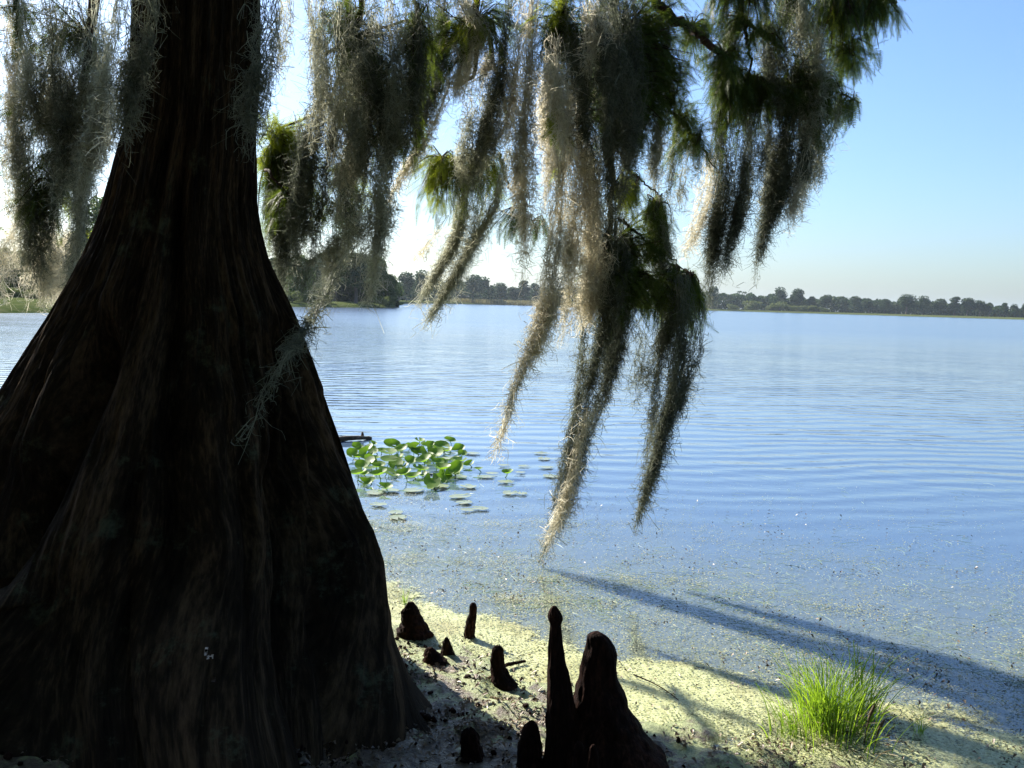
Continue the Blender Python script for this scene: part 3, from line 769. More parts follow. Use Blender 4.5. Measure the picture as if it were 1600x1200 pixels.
# ------------------------------------------------------------------ Spanish moss
GROUP = 'clumps of hanging moss on the cypress'
def moss(label, Y, dens, matk, spine, fuzz=1.0, seedcurl=1.0, parent=None):
    """spine: [(px,py,w_px[,Y])]"""
    pts = []
    for s in spine:
        yy = s[3] if len(s) > 3 else far_mid(spine[0][0], Y)
        p = at(s[0], s[1], yy); pts.append(np.concatenate([p, [max(pxm(s[2] * 1.25, yy), 0.006)]]))
    pts = np.array(pts)
    L = np.linalg.norm(np.diff(pts[:, :3], axis=0), axis=1).sum()
    Mn = max(14, int(L / 0.02))
    sp = smooth_path(pts, Mn); C = sp[:, :3]; Wd = np.abs(sp[:, 3])
    area = (Wd.mean() * L)
    bag = Bag()
    # sub-ropes: ragged bundles of different length that together make the clump
    wm = Wd.mean()
    ns = int(np.clip(round(wm / 0.032), 2, 10))
    r0 = rng.rand(ns) ** 1.3 * 0.55; r0[0] = 0
    r1 = r0 + (1 - r0) * rng.uniform(0.4, 1.0, ns); r1[0] = 1.0
    if ns > 1: r1[1] = 0.93; r0[1] = 0
    tg = np.linspace(0, 1, Mn)
    ropeoff = np.zeros((ns, Mn, 3))
    for j in range(ns):
        ph0 = rng.uniform(0, 2 * np.pi); rd = rng.uniform(0.15, 0.5) if j else 0.1
        aa = ph0 + rng.normal(0, 1.0) * tg + 0.5 * np.sin(tg * rng.uniform(3, 8) + ph0)
        ropeoff[j, :, 0] = np.cos(aa) * rd * Wd; ropeoff[j, :, 1] = np.sin(aa) * rd * Wd * 0.9
    ropew = np.clip(Wd.mean() * rng.uniform(0.12, 0.30, ns), 0.010, 0.036)
    nst = int(np.clip(dens * (8 + wm * 560), 6, 190))
    Ks = max(8, int(Mn * 0.62))
    tt = np.linspace(0, 1, Ks)
    rid = rng.randint(0, ns, nst); rid[:3] = 0
    l0, l1 = r0[rid], r1[rid]
    start = l0 + (l1 - l0) * rng.rand(nst) ** 1.3 * 0.7; length = (l1 - start) * rng.uniform(0.35, 1.0, nst)
    m3 = rng.rand(nst) < .32; start[m3] = l0[m3]; length[m3] = (l1 - l0)[m3]
    u = start[:, None] + length[:, None] * tt
    fi = u * (Mn - 1); i0 = np.clip(fi.astype(int), 0, Mn - 2); f = (fi - i0)[..., None]
    RC = C[None] + ropeoff
    base = RC[rid[:, None], i0] * (1 - f) + RC[rid[:, None], i0 + 1] * f
    rel = (u - l0[:, None]) / np.maximum((l1 - l0)[:, None], 1e-3)
    ww = ropew[rid][:, None] * np.clip(1.25 - rel, 0.15, 1) * np.minimum(1, Wd[i0] / (wm * .5) + .1)
    ph = rng.uniform(0, 2 * np.pi, nst); rr_ = rng.rand(nst) ** 0.6
    drift = rng.normal(0, 1.2, nst)
    ang = ph[:, None] + drift[:, None] * tt
    off = np.stack([np.cos(ang), np.sin(ang) * 0.9, 0 * ang], -1) * (rr_[:, None] * ww)[..., None]
    # curls: smooth random walk
    def curl(n, K, amp, lam):
        kk = max(2, int(K / lam)); g = rng.normal(0, 1, (n, kk + 3, 3)); x = np.linspace(0, kk, K)
        j = x.astype(int); fr = (x - j)[None, :, None]; fr = fr * fr * (3 - 2 * fr)
        return (g[:, j] * (1 - fr) + g[:, j + 1] * fr) * amp
    P = base + off + curl(nst, Ks, 0.008 * seedcurl, 1.6) + curl(nst, Ks, 0.014 * seedcurl, 5)
    ribbons(bag, P, rng.uniform(0.0022, 0.0042, nst))
    # short curly side filaments
    nf = int(np.clip(dens * fuzz * (area * 8200 + L * 160), 60, 9000))
    si = rng.randint(0, nst, nf); sk = (rng.rand(nf) ** 0.85 * Ks).astype(int)
    root = P[si, sk]
    K2 = 6
    dirv = norm(rng.normal(0, 1, (nf, 3)) * np.array([1, 1, 0.6]) + np.array([0, 0, -0.75]))
    ln = 0.012 + 0.06 * rng.rand(nf) ** 2.2
    x = np.linspace(0, 1, K2)[None, :, None]
    g = curl(nf, K2, 1.0, 1.7) * (ln * 0.42)[:, None, None]; g = g - g[:, :1]
    Q = root[:, None, :] + dirv[:, None, :] * ln[:, None, None] * x + g + np.array([0, 0, -1.0]) * (ln * 0.4)[:, None, None] * x ** 2
    ribbons(bag, Q, rng.uniform(0.0018, 0.0042, nf))
    org = C[0]
    o = bag.build('hanging_moss', M[matk], None, origin=org)
    o.location = org
    tag(o, label, 'moss', GROUP)
    return o

B_, G_, D_ = 'moss_beige', 'moss_grey', 'moss_shaded'
moss('pale moss strand farthest left, at the very edge of the picture', 5.5, .8, B_, [(14, -20, 36), (14, 120, 26), (16, 260, 30), (22, 380, 34), (28, 440, 20)])
moss('grey moss strand second from the left edge, left of the dark foliage', 5.3, 1.04, G_, [(42, -20, 46), (38, 120, 32), (36, 240, 36), (40, 340, 34), (42, 420, 22), (44, 455, 10)])
moss('dark thick moss rope hanging down out of the dark foliage on the left', 5.25, 1.20, D_, [(88, 120, 60), (82, 230, 56), (78, 320, 44), (66, 390, 26), (60, 440, 12)])
moss('broad grey moss curtain at the top left corner', 5.2, 0.98, G_, [(80, -30, 110), (84, 50, 100), (86, 120, 80), (84, 190, 50), (82, 230, 20)])
moss('grey moss curtain between the top left corner curtain and the trunk', 5.1, 1.04, G_, [(160, -30, 90), (150, 60, 80), (138, 130, 60), (132, 200, 50), (120, 260, 52), (110, 310, 54), (112, 350, 36), (106, 385, 16)])
moss('dark narrow moss strand left of the trunk with sky behind it', 4.9, 1.4, G_, [(200, -30, 60), (182, 60, 36), (166, 130, 24), (152, 200, 26), (138, 260, 24), (128, 310, 28), (122, 370, 26), (112, 440, 22), (100, 475, 8)])
moss('short wispy moss strand just off the left side of the trunk', 4.0, .9, G_, [(205, 60, 26), (190, 130, 14), (178, 190, 14), (164, 230, 14), (158, 262, 6)])
moss('shaded grey moss draped over the upper left of the trunk', 3.55, 1.2, D_, [(232, -40, 80), (226, 40, 70), (212, 110, 50), (202, 170, 24), (196, 215, 8)])
moss('pale fringe of thin moss ends above the water on the left', 5.7, .5, B_, [(58, 300, 80), (56, 380, 90), (52, 450, 80), (48, 478, 50)], fuzz=1.4)
moss('pale fringe of moss ends beside the sloping left side of the trunk', 5.6, .7, B_, [(98, 340, 50), (100, 400, 56), (92, 450, 44), (84, 480, 22)], fuzz=1.3)
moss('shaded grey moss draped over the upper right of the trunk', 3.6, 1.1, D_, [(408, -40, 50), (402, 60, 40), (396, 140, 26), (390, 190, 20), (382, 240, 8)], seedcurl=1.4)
moss('wispy moss strand hanging along the right side of the upper trunk', 4.0, .8, G_, [(438, -30, 24), (432, 50, 24), (422, 110, 22), (414, 160, 16), (410, 210, 6)])
moss('very thin moss wisp in the patch of sky right of the trunk', 5.0, .6, G_, [(455, -30, 16), (450, 40, 16), (444, 90, 14), (438, 130, 5)])
moss('thin grey moss strand on the right border of the sky gap beside the trunk', 6.2, .8, G_, [(484, -30, 26), (490, 60, 26), (494, 140, 20), (492, 200, 12), (490, 240, 4)])
moss('long thick dark moss rope right of the trunk reaching down near the shoreline', 6.4, 1.6, D_, [(512, -30, 40), (514, 60, 36), (512, 150, 38), (500, 220, 38), (490, 290, 40), (480, 350, 40), (468, 410, 36), (458, 455, 18)])
moss('dark short moss rope below the bright leaves right of the trunk', 6.7, 1.4, D_, [(476, 185, 18), (474, 240, 24), (468, 300, 26), (456, 350, 26), (448, 400, 24), (444, 440, 12)])
moss('pale sunlit moss clump between two dark moss ropes right of the trunk', 6.5, 1.2, B_, [(562, 120, 20), (558, 190, 34), (546, 240, 40), (536, 290, 40), (530, 340, 30)])
moss('wide dark moss curtain over the dark foliage in the upper left centre', 6.2, 1.12, D_, [(590, -30, 70), (586, 80, 60), (586, 180, 50), (576, 260, 50), (566, 330, 36), (560, 370, 12)])
moss('grey moss fringe hanging in front of the wooded point', 6.6, .9, G_, [(530, 300, 60), (524, 350, 80), (510, 390, 60), (496, 430, 44), (484, 462, 22)], fuzz=1.3)
moss('slender grey green moss column whose tip touches the wooded point shoreline', 6.0, 1.1, G_, [(604, 250, 40), (598, 310, 34), (592, 370, 30), (586, 420, 34), (578, 455, 26), (572, 482, 10)])
moss('grey lacy moss around the lower end of the dark foliage', 6.3, 0.56, G_, [(570, 270, 80), (572, 320, 84), (564, 370, 60), (556, 410, 24)], fuzz=1.3)
moss('dark moss strand crossing the small bare branch at upper left centre', 6.2, 1.2, D_, [(655, -30, 40), (652, 60, 36), (648, 140, 26), (638, 200, 18), (626, 250, 8)])
moss('dark upper moss curtain left of the pale sunlit moss sheet', 6.1, 1.3, D_, [(688, -30, 46), (688, 60, 44), (680, 130, 36), (668, 180, 18)])
moss('lone pale moss strand blown diagonally down to the left across the sky', 5.8, 1.2, B_, [(716, 110, 26), (700, 150, 16), (684, 185, 15), (660, 225, 15), (636, 262, 12), (616, 300, 7), (596, 330, 3)], seedcurl=.7)
moss('long thin dark moss string stretched diagonally across the trunk', 4.6, 1.0, D_, [(553, 385, 8, 4.8), (528, 430, 9, 4.5), (500, 478, 7, 4.1), (474, 518, 7, 3.7), (448, 556, 11, 3.25), (425, 592, 9, 3.15), (400, 640, 7, 3.1), (372, 682, 4, 3.0)], seedcurl=.6)
moss('thick dark moss string beside the wooded point, left of the slender column', 5.6, 1.0, D_, [(556, 350, 16), (542, 385, 14), (526, 415, 14), (508, 445, 10), (492, 462, 4)])
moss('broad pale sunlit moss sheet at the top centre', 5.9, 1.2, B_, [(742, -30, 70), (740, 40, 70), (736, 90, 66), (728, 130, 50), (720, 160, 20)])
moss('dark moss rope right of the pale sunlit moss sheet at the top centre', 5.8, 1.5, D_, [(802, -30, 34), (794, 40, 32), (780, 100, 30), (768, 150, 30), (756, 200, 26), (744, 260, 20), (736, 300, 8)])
moss('grey lacy moss below the pale sunlit moss sheet', 5.9, .9, G_, [(750, 110, 60), (744, 170, 44), (738, 230, 34), (730, 290, 26), (722, 340, 18)])
moss('tall pale moss column with a narrow drip tip in the open sky', 4.9, 1.6, B_, [(836, -30, 24), (832, 60, 22), (826, 140, 30), (822, 220, 38), (822, 290, 34), (822, 350, 24), (820, 400, 10), (818, 440, 4)])
moss('pale brown moss rope close behind the tall pale moss column', 5.0, 1.5, B_, [(862, 80, 40), (856, 150, 44), (852, 230, 44), (850, 300, 30), (846, 350, 14)])
moss('bent green grey moss plume whose frayed tip touches the treeline', 6.4, 1.7, G_, [(742, 230, 20), (726, 290, 26), (718, 335, 34), (706, 380, 30), (690, 415, 28), (672, 448, 26), (652, 478, 12)], seedcurl=.8)
moss('slim moss plume blown left, with a tapering tip over the water', 6.2, 1.8, G_, [(796, 235, 30), (788, 270, 38), (770, 320, 30), (752, 355, 22), (728, 395, 18), (706, 435, 13), (684, 472, 9), (660, 512, 3)], seedcurl=.7)
moss('grey moss strand between the two blown moss plumes', 6.3, 1.1, G_, [(756, 280, 22), (744, 330, 18), (736, 370, 14), (722, 410, 9), (712, 440, 3)])
moss('tiny moss wisp left of the bent moss plume', 6.4, .9, B_, [(692, 352, 10), (676, 376, 9), (660, 394, 6), (642, 412, 2)])
moss('long pale moss rope ending in a thin dark string above the lily pads', 4.6, 1.6, B_, [(888, 150, 40), (880, 230, 34), (874, 300, 36), (866, 370, 36), (856, 440, 34), (842, 500, 26), (826, 555, 16), (808, 600, 9), (796, 635, 6), (784, 680, 5), (772, 722, 3)], seedcurl=.9)
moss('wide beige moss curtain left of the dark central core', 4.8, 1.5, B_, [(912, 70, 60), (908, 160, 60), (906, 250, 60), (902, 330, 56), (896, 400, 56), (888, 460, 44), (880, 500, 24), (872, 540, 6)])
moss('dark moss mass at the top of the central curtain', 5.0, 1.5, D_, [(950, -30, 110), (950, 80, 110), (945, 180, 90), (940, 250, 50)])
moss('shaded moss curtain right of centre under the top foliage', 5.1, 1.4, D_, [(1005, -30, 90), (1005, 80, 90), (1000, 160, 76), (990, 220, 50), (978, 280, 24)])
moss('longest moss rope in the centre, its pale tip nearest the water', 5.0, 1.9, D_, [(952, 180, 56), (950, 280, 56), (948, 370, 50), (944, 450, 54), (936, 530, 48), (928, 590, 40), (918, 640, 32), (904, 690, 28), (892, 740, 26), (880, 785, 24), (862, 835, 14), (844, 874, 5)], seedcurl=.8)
moss('beige moss front layer over the dark central core', 4.85, 1.3, B_, [(934, 240, 44), (930, 320, 44), (926, 400, 40), (916, 470, 30), (908, 520, 16)])
moss('pale brown frayed moss sheath around the lowest part of the longest rope', 4.95, 1.2, B_, [(918, 640, 16), (904, 690, 20), (892, 740, 22), (880, 785, 18), (864, 830, 14), (850, 868, 6)])
moss('thin dark moss edge on the left of the longest rope', 5.05, .9, D_, [(920, 560, 14), (908, 630, 14), (898, 690, 12), (884, 740, 8), (872, 775, 3)])
moss('dark moss rope right of the longest central rope', 5.05, 1.6, D_, [(988, 350, 50), (986, 430, 70), (976, 490, 56), (966, 540, 34), (954, 590, 20), (944, 640, 8)])
moss('wispy short moss threads between the two lowest moss tips', 5.1, .45, D_, [(1010, 470, 50), (1006, 540, 40), (998, 600, 26), (990, 650, 8)])
moss('moss rope right of centre with a pale tip, second lowest over the water', 4.9, 1.9, D_, [(1062, 430, 30), (1060, 490, 46), (1054, 550, 40), (1044, 610, 34), (1032, 660, 30), (1022, 710, 22), (1010, 760, 14), (994, 828, 4)], seedcurl=.8)
moss('grey moss rope along the right edge of the second lowest moss rope', 4.95, 1.3, D_, [(1086, 470, 26), (1082, 530, 30), (1070, 590, 24), (1056, 640, 16), (1042, 690, 6)])
moss('thin moss strand along the left edge of the second lowest moss rope', 5.0, 1.1, D_, [(1032, 480, 20), (1030, 550, 16), (1022, 620, 12), (1016, 680, 10), (1006, 740, 4)])
moss('grey moss strand hanging straight down right of the central curtain', 5.1, 1.2, G_, [(1036, 60, 40), (1036, 140, 34), (1032, 210, 26), (1028, 260, 16), (1024, 300, 6)])
moss('narrow dark moss strand hanging close to the small thin twig', 5.2, 1.0, D_, [(1058, 180, 16), (1052, 240, 12), (1048, 280, 8), (1042, 318, 3)])
moss('thin grey moss veil under the foliage covered slanting branch', 5.3, .4, G_, [(1080, 215, 40), (1076, 260, 40), (1070, 300, 26), (1064, 335, 8)])
moss('grey moss bunch hanging below the tuft on the thin twig', 5.1, 1.2, G_, [(1028, 312, 22), (1030, 360, 28), (1030, 410, 32), (1040, 460, 44), (1046, 500, 30), (1044, 530, 8)])
moss('thick blue grey moss rope whose tip meets the far treeline', 5.5, 1.9, D_, [(1140, 160, 50), (1144, 230, 46), (1138, 300, 38), (1130, 350, 34), (1122, 400, 28), (1114, 440, 22), (1108, 482, 12)], seedcurl=.8)
moss('dark green moss rope between the two thick moss ropes on the right', 5.45, 1.6, D_, [(1180, 140, 44), (1176, 210, 50), (1168, 270, 42), (1156, 330, 34), (1144, 380, 24), (1132, 430, 8)])
moss('tan moss wing on the left of the thick blue grey rope', 5.5, 1.1, B_, [(1116, 240, 16), (1112, 280, 22), (1104, 320, 24), (1092, 355, 18), (1080, 380, 12), (1066, 402, 4)])
moss('widest moss column on the right with a long trailing tip in blue sky', 5.5, 1.7, D_, [(1238, -30, 80), (1236, 60, 76), (1234, 140, 70), (1228, 210, 56), (1218, 270, 36), (1206, 320, 20), (1194, 355, 12), (1184, 395, 6), (1179, 445, 2)], seedcurl=.9)
moss('rightmost moss rope hanging against the blue sky', 5.5, 1.5, G_, [(1278, 110, 44), (1278, 170, 50), (1272, 220, 46), (1262, 270, 34), (1254, 310, 18), (1246, 342, 5)])
moss('small tan moss point between the two rightmost moss ropes', 5.45, 1.2, B_, [(1246, 240, 24), (1240, 290, 20), (1234, 330, 12), (1231, 360, 4)])
moss('thin moss wisp left of the widest moss column', 5.5, .8, G_, [(1212, 220, 12), (1206, 260, 12), (1196, 300, 8), (1186, 336, 3)])
moss('lacy grey moss left of the widest column below the top branch', 5.5, .9, G_, [(1150, 20, 30), (1142, 60, 26), (1136, 100, 14)])

moss('dark moss rope hugging the right edge of the trunk at mid height', 6.8, 1.4, D_, [(426, 300, 24), (432, 350, 28), (438, 400, 26), (442, 440, 14), (444, 465, 5)])
moss('olive moss beneath the bright leaves beside the trunk', 7.0, 1.0, G_, [(446, 250, 30), (448, 310, 34), (450, 370, 30), (452, 430, 16)])
moss('dense dark moss between the leftmost ropes at the top left', 5.15, 0.70, D_, [(112, -30, 70), (110, 60, 70), (104, 150, 80), (96, 230, 60), (90, 300, 40), (86, 350, 14)])
moss('olive moss sheet filling the very top left corner', 5.6, 0.40, G_, [(30, -30, 80), (40, 40, 80), (52, 110, 70), (50, 180, 40), (48, 220, 12)])
moss('straight thin moss rope with dark core, right half of the left group', 5.0, 1.3, D_, [(128, 240, 24), (124, 300, 28), (122, 360, 22), (116, 410, 16), (108, 455, 6)])
moss('thin pale moss threads between the left ropes, ends just above the waterline', 5.4, 1.0, B_, [(70, 360, 50), (74, 410, 56), (70, 450, 40), (66, 478, 16)], fuzz=1.3)
moss('olive moss sheet at the top just right of the sky gap', 6.0, 0.91, G_, [(540, -30, 80), (536, 50, 80), (534, 120, 60), (540, 190, 50), (548, 250, 40), (545, 300, 20)])
moss('grey moss in the gap left of the bare branch at the top', 6.0, 1.1, G_, [(620, -30, 50), (618, 60, 44), (612, 150, 40), (600, 220, 50), (592, 290, 40), (586, 340, 16)])
moss('dark moss between the bare branch and the pale sunlit sheet', 5.9, 1.2, D_, [(668, -30, 50), (664, 60, 46), (660, 140, 40), (654, 210, 24), (646, 270, 10)])
moss('pale moss edge right of the dark rope at the top centre', 5.7, 1.0, B_, [(820, -30, 30), (812, 40, 30), (804, 110, 24), (796, 180, 16), (788, 240, 6)])
moss('grey moss hanging over the palest bright leaves at upper centre', 5.8, 1.0, G_, [(764, 120, 40), (762, 180, 40), (756, 230, 34), (750, 280, 18)])
moss('curly pale moss tuft at the top of the central curtain', 4.45, 0.84, B_, [(866, 60, 34), (868, 100, 50), (872, 150, 46), (876, 200, 30), (880, 240, 12)], seedcurl=1.5, fuzz=1.5)
moss('olive moss layer hanging in front of the central top foliage', 4.6, 1.3, D_, [(918, -30, 70), (922, 60, 80), (924, 140, 76), (930, 210, 60), (934, 270, 30)])
moss('shaded moss layer right of the olive layer at the top', 4.7, 1.3, D_, [(980, -30, 80), (978, 60, 80), (976, 150, 70), (972, 220, 60), (968, 290, 40), (966, 340, 18)])
moss('small curly moss tuft under the top edge at the centre', 4.5, 1.0, B_, [(925, 0, 24), (926, 40, 30), (922, 80, 24), (914, 120, 10)], seedcurl=1.5, fuzz=1.4)
moss('dark moss strip along the brown hanging stem', 4.9, 1.5, D_, [(965, 300, 34), (962, 370, 36), (958, 440, 36), (952, 500, 26), (944, 560, 12)])
moss('grey moss on the dark leaves above the second lowest tip', 5.0, 1.3, D_, [(1050, 430, 60), (1052, 470, 60), (1054, 520, 44), (1050, 570, 20)])
moss('grey moss over the leaves at the top right, left of the widest column', 5.4, 1.2, D_, [(1208, -30, 40), (1210, 50, 40), (1212, 120, 34), (1214, 180, 18)])
moss('grey green moss over the leaves at the right end of the top branch', 5.4, 1.3, G_, [(1268, -30, 50), (1266, 50, 56), (1264, 120, 50), (1260, 190, 40), (1256, 240, 18)])
moss('dark moss column between the widest column and the rightmost rope', 5.5, 1.6, D_, [(1256, 140, 40), (1252, 210, 40), (1244, 270, 30), (1236, 320, 14)])
moss('lower extension of moss left of the widest column, thin blue grey', 5.5, 1.2, D_, [(1218, 220, 36), (1212, 280, 30), (1204, 330, 20), (1194, 370, 10), (1188, 400, 4)])

# ------------------------------------------------------------------ cypress knees
def knee(label, path, ridge=0.12, name='cypress_knee', mat='knee', cat='cypress knee', group='cypress knees on the shore'):
    """path: [(px,py,Y,half width px)] top first"""
    pts = [np.concatenate([at(*p[:3]), [pxm(p[3], p[2])]]) for p in path]
    base = pts[-1][:3].copy(); sp4 = smooth_path(pts, 90); sp = sp4[:, :3]; rs = np.abs(sp4[:, 3])
    sides = 80
    a = np.linspace(0, 2 * np.pi, sides, endpoint=False)
    k = np.linspace(0, 1, 90)[:, None]
    sd = rng.randint(1000)
    rg = (vnoise(a[None, :] / (2 * np.pi) * 9 + 0 * k, k * 2.5 + 3, sd, 9) - .5) * 2 * ridge * (0.4 + k) + (vnoise(a[None, :] / (2 * np.pi) * 20 + 0 * k, k * 9 + 3, sd + 1, 20) - .5) * ridge * 0.9
    rg += (vnoise(0 * a[None, :] + 3.3, k * 7, sd + 2) - .5) * 0.12 + (vnoise(a[None, :] / (2 * np.pi) * 40 + 0 * k, k * 22 + 3, sd + 5, 40) - .5) * ridge * 1.0 + (vnoise(a[None, :] / (2 * np.pi) * 6 + 0 * k, k * 14 + 3, sd + 6, 6) - .5) * ridge * 1.2
    rad_ = rs[:, None] * (1 + rg)
    V = np.stack([sp[:, None, 0] + rad_ * np.cos(a), sp[:, None, 1] + rad_ * np.sin(a) * 0.9, sp[:, None, 2] + 0 * a + (rg * 0.02)], -1)
    idx = np.arange(90 * sides).reshape(90, sides); nx = np.roll(idx, -1, 1)
    q = np.stack([idx[:-1], idx[1:], nx[1:], nx[:-1]], -1).reshape(-1, 4)
    vv = np.vstack([V.reshape(-1, 3), sp[0] + np.array([0, 0, rs[0] * .25])])
    i = np.arange(sides); t = np.stack([i, (i + 1) % sides, np.full(sides, len(vv) - 1)], -1)
    o = mesh(name, vv - base, [q, t], M[mat], smooth=True); o.location = base
    tag(o, label, cat, group)
    return o
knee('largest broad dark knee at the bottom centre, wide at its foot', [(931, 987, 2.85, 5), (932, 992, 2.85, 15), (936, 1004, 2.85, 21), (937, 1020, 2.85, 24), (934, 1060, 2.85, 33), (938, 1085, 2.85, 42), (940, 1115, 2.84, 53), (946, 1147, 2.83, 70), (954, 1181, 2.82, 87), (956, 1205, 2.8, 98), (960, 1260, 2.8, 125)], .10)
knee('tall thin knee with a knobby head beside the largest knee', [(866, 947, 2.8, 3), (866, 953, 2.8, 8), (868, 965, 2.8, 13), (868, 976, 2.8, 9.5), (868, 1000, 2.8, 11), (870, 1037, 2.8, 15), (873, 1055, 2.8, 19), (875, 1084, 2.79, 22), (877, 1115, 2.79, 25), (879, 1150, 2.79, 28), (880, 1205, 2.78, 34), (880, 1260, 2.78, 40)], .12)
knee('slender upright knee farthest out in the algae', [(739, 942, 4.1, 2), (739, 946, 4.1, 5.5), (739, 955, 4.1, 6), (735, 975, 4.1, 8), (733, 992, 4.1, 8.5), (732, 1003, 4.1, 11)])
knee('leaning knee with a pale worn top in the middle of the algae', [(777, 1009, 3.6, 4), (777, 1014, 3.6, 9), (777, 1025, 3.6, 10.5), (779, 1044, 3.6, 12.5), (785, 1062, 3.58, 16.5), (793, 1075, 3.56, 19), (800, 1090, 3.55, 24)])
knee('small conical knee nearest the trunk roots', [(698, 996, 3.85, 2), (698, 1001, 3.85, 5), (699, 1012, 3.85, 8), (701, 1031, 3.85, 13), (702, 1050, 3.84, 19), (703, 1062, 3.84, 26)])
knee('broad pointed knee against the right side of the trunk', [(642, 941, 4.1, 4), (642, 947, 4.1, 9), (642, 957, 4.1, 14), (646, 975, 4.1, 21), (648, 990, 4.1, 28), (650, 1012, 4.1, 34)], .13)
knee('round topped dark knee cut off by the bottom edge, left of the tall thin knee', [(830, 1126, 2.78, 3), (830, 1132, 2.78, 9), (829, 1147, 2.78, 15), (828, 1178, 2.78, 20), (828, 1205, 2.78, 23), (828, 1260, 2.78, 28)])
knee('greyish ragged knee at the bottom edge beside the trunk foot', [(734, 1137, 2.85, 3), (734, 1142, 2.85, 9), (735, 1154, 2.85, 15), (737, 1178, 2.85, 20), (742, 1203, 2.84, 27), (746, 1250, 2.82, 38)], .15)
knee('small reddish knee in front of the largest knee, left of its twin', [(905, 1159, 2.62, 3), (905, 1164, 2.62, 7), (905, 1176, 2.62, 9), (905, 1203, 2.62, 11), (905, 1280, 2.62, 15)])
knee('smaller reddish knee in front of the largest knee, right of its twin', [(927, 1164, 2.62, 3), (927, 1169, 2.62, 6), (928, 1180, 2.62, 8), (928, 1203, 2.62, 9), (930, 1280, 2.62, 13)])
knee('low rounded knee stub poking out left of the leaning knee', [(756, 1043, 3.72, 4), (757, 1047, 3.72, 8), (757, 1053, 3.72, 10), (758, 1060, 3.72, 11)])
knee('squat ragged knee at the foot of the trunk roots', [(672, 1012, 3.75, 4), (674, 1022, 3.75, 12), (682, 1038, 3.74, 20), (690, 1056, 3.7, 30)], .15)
# sticks
def stick(label, name, path, r0, r1, mat='knee', cat='stick', bumps=()):
    pts = [ground_at(p[0], p[1], p[2]) for p in path]
    sp = smooth_path(pts, 14); b = Bag(); tube(b, sp - pts[0], np.linspace(r0, r1, 14), 8, 0.15)
    for (px, py, z, h, r) in bumps:
        g = ground_at(px, py, z) - pts[0]
        tube(b, np.array([g, g + [0.004, 0, h * .5], g + [0, 0.0, h]]), [r, r * .8, r * .5], 7, .1)
    o = b.build(name, M[mat], None, smooth=True); o.location = pts[0]; tag(o, label, cat); return o
stick('short dark stick lying in the algae right of the leaning knee', 'fallen_stick', [(791, 1039, .025), (805, 1036, .02), (821, 1033, .02)], .009, .006)
stick('thin curved twig lying on the algae right of the largest knee', 'fallen_twig', [(990, 1054, .02), (1020, 1067, .015), (1045, 1082, .02), (1060, 1094, .02)], .003, .002)
stick('dark stick at the foot of the trunk roots', 'fallen_stick', [(662, 1058, .02), (680, 1064, .02), (694, 1066, .02)], .012, .007)
stick('floating log with a knob at the left end of the lily patch', 'floating_log', [(520, 688, .02), (545, 685, .03), (562, 684, .03), (580, 685, .01)], .035, .02, 'log', 'log', bumps=[(566, 682, .03, .05, .02)])
# ------------------------------------------------------------------ grass tuft
def tuft(label, px, py, n, hmin, hmax, spread, name='grass_tuft', seg=8, wid=(.003, .006), dry=True):
    g = ground_at(px, py, 0.0)
    t = np.linspace(0, 1, seg)
    a = rng.uniform(0, 2 * np.pi, n); r0 = np.abs(rng.normal(0, 0.35, n)) * spread
    base = np.stack([r0 * np.cos(a), r0 * np.sin(a) * .8, np.zeros(n)], -1)
    out = norm(base + rng.normal(0, .05, (n, 3))) * np.array([1, 1, 0]); 
    h = rng.uniform(hmin, hmax, n); lean = rng.uniform(.1, .75, n) * h
    P = base[:, None, :] + out[:, None, :] * (lean[:, None] * t ** 1.6)[..., None]
    P[..., 2] += h[:, None] * (t - 0.28 * (lean / h)[:, None] * t ** 3)
    P[..., :2] += rng.normal(0, .06, (n, 1, 2)) * h[:, None, None] * (t ** 2)[None, :, None]
    b = Bag(); ribbons(b, P, rng.uniform(*wid, n))
    e = empty(name, g); b.build('blades', M['grass'], e)
    if dry:
        b = Bag(); m = n // 8; i = rng.randint(0, n, m); Pd = P[i].copy(); Pd[..., 2] *= 0.5; Pd[..., :2] *= 1.15
        Pd[..., 2] += .005
        ribbons(b, Pd, rng.uniform(*wid, m)); b.build('dry_blades', M['dry_blade'], e)
    tag(e, label, 'grass'); return e
tuft('bright green grass tuft standing in the algae at the lower right', 1290, 1140, 520, .06, .31, .30, wid=(.002, .0055))
tuft('low yellowish grass fringe at the left foot of the bright tuft', 1235, 1150, 90, .03, .11, .16, wid=(.0015, .0035), dry=False)
tuft('sparse shaded grass blades just right of the bright tuft', 1345, 1120, 70, .12, .32, .10, dry=False)
tuft('tiny yellowish sedge sprig beside the trunk above the pointed knee', 632, 945, 20, .04, .12, .04, wid=(.002, .004), dry=False)
tuft('low sprig of grass in the shaded algae at the lower right', 1440, 1150, 16, .05, .14, .06, dry=False, wid=(.002, .004))
# cone-like seed heads by the tuft
b = Bag(); g = ground_at(1350, 1165, 0)
for (dx, dy, h) in ((0, 0, .16), (.03, -.02, .11)):
    p0 = np.array([dx, dy, 0]); sp = smooth_path([p0, p0 + [.01, 0, h * .6], p0 + [.03, 0, h]], 10)
    tube(b, sp, [.002] * 5 + [.003, .005, .006, .005, .003], 7, .25)
o = b.build('dead_stalk', M['log'], None, smooth=True); o.location = g; tag(o, 'two dead brown seed stalks at the right foot of the bright grass tuft', 'plant')

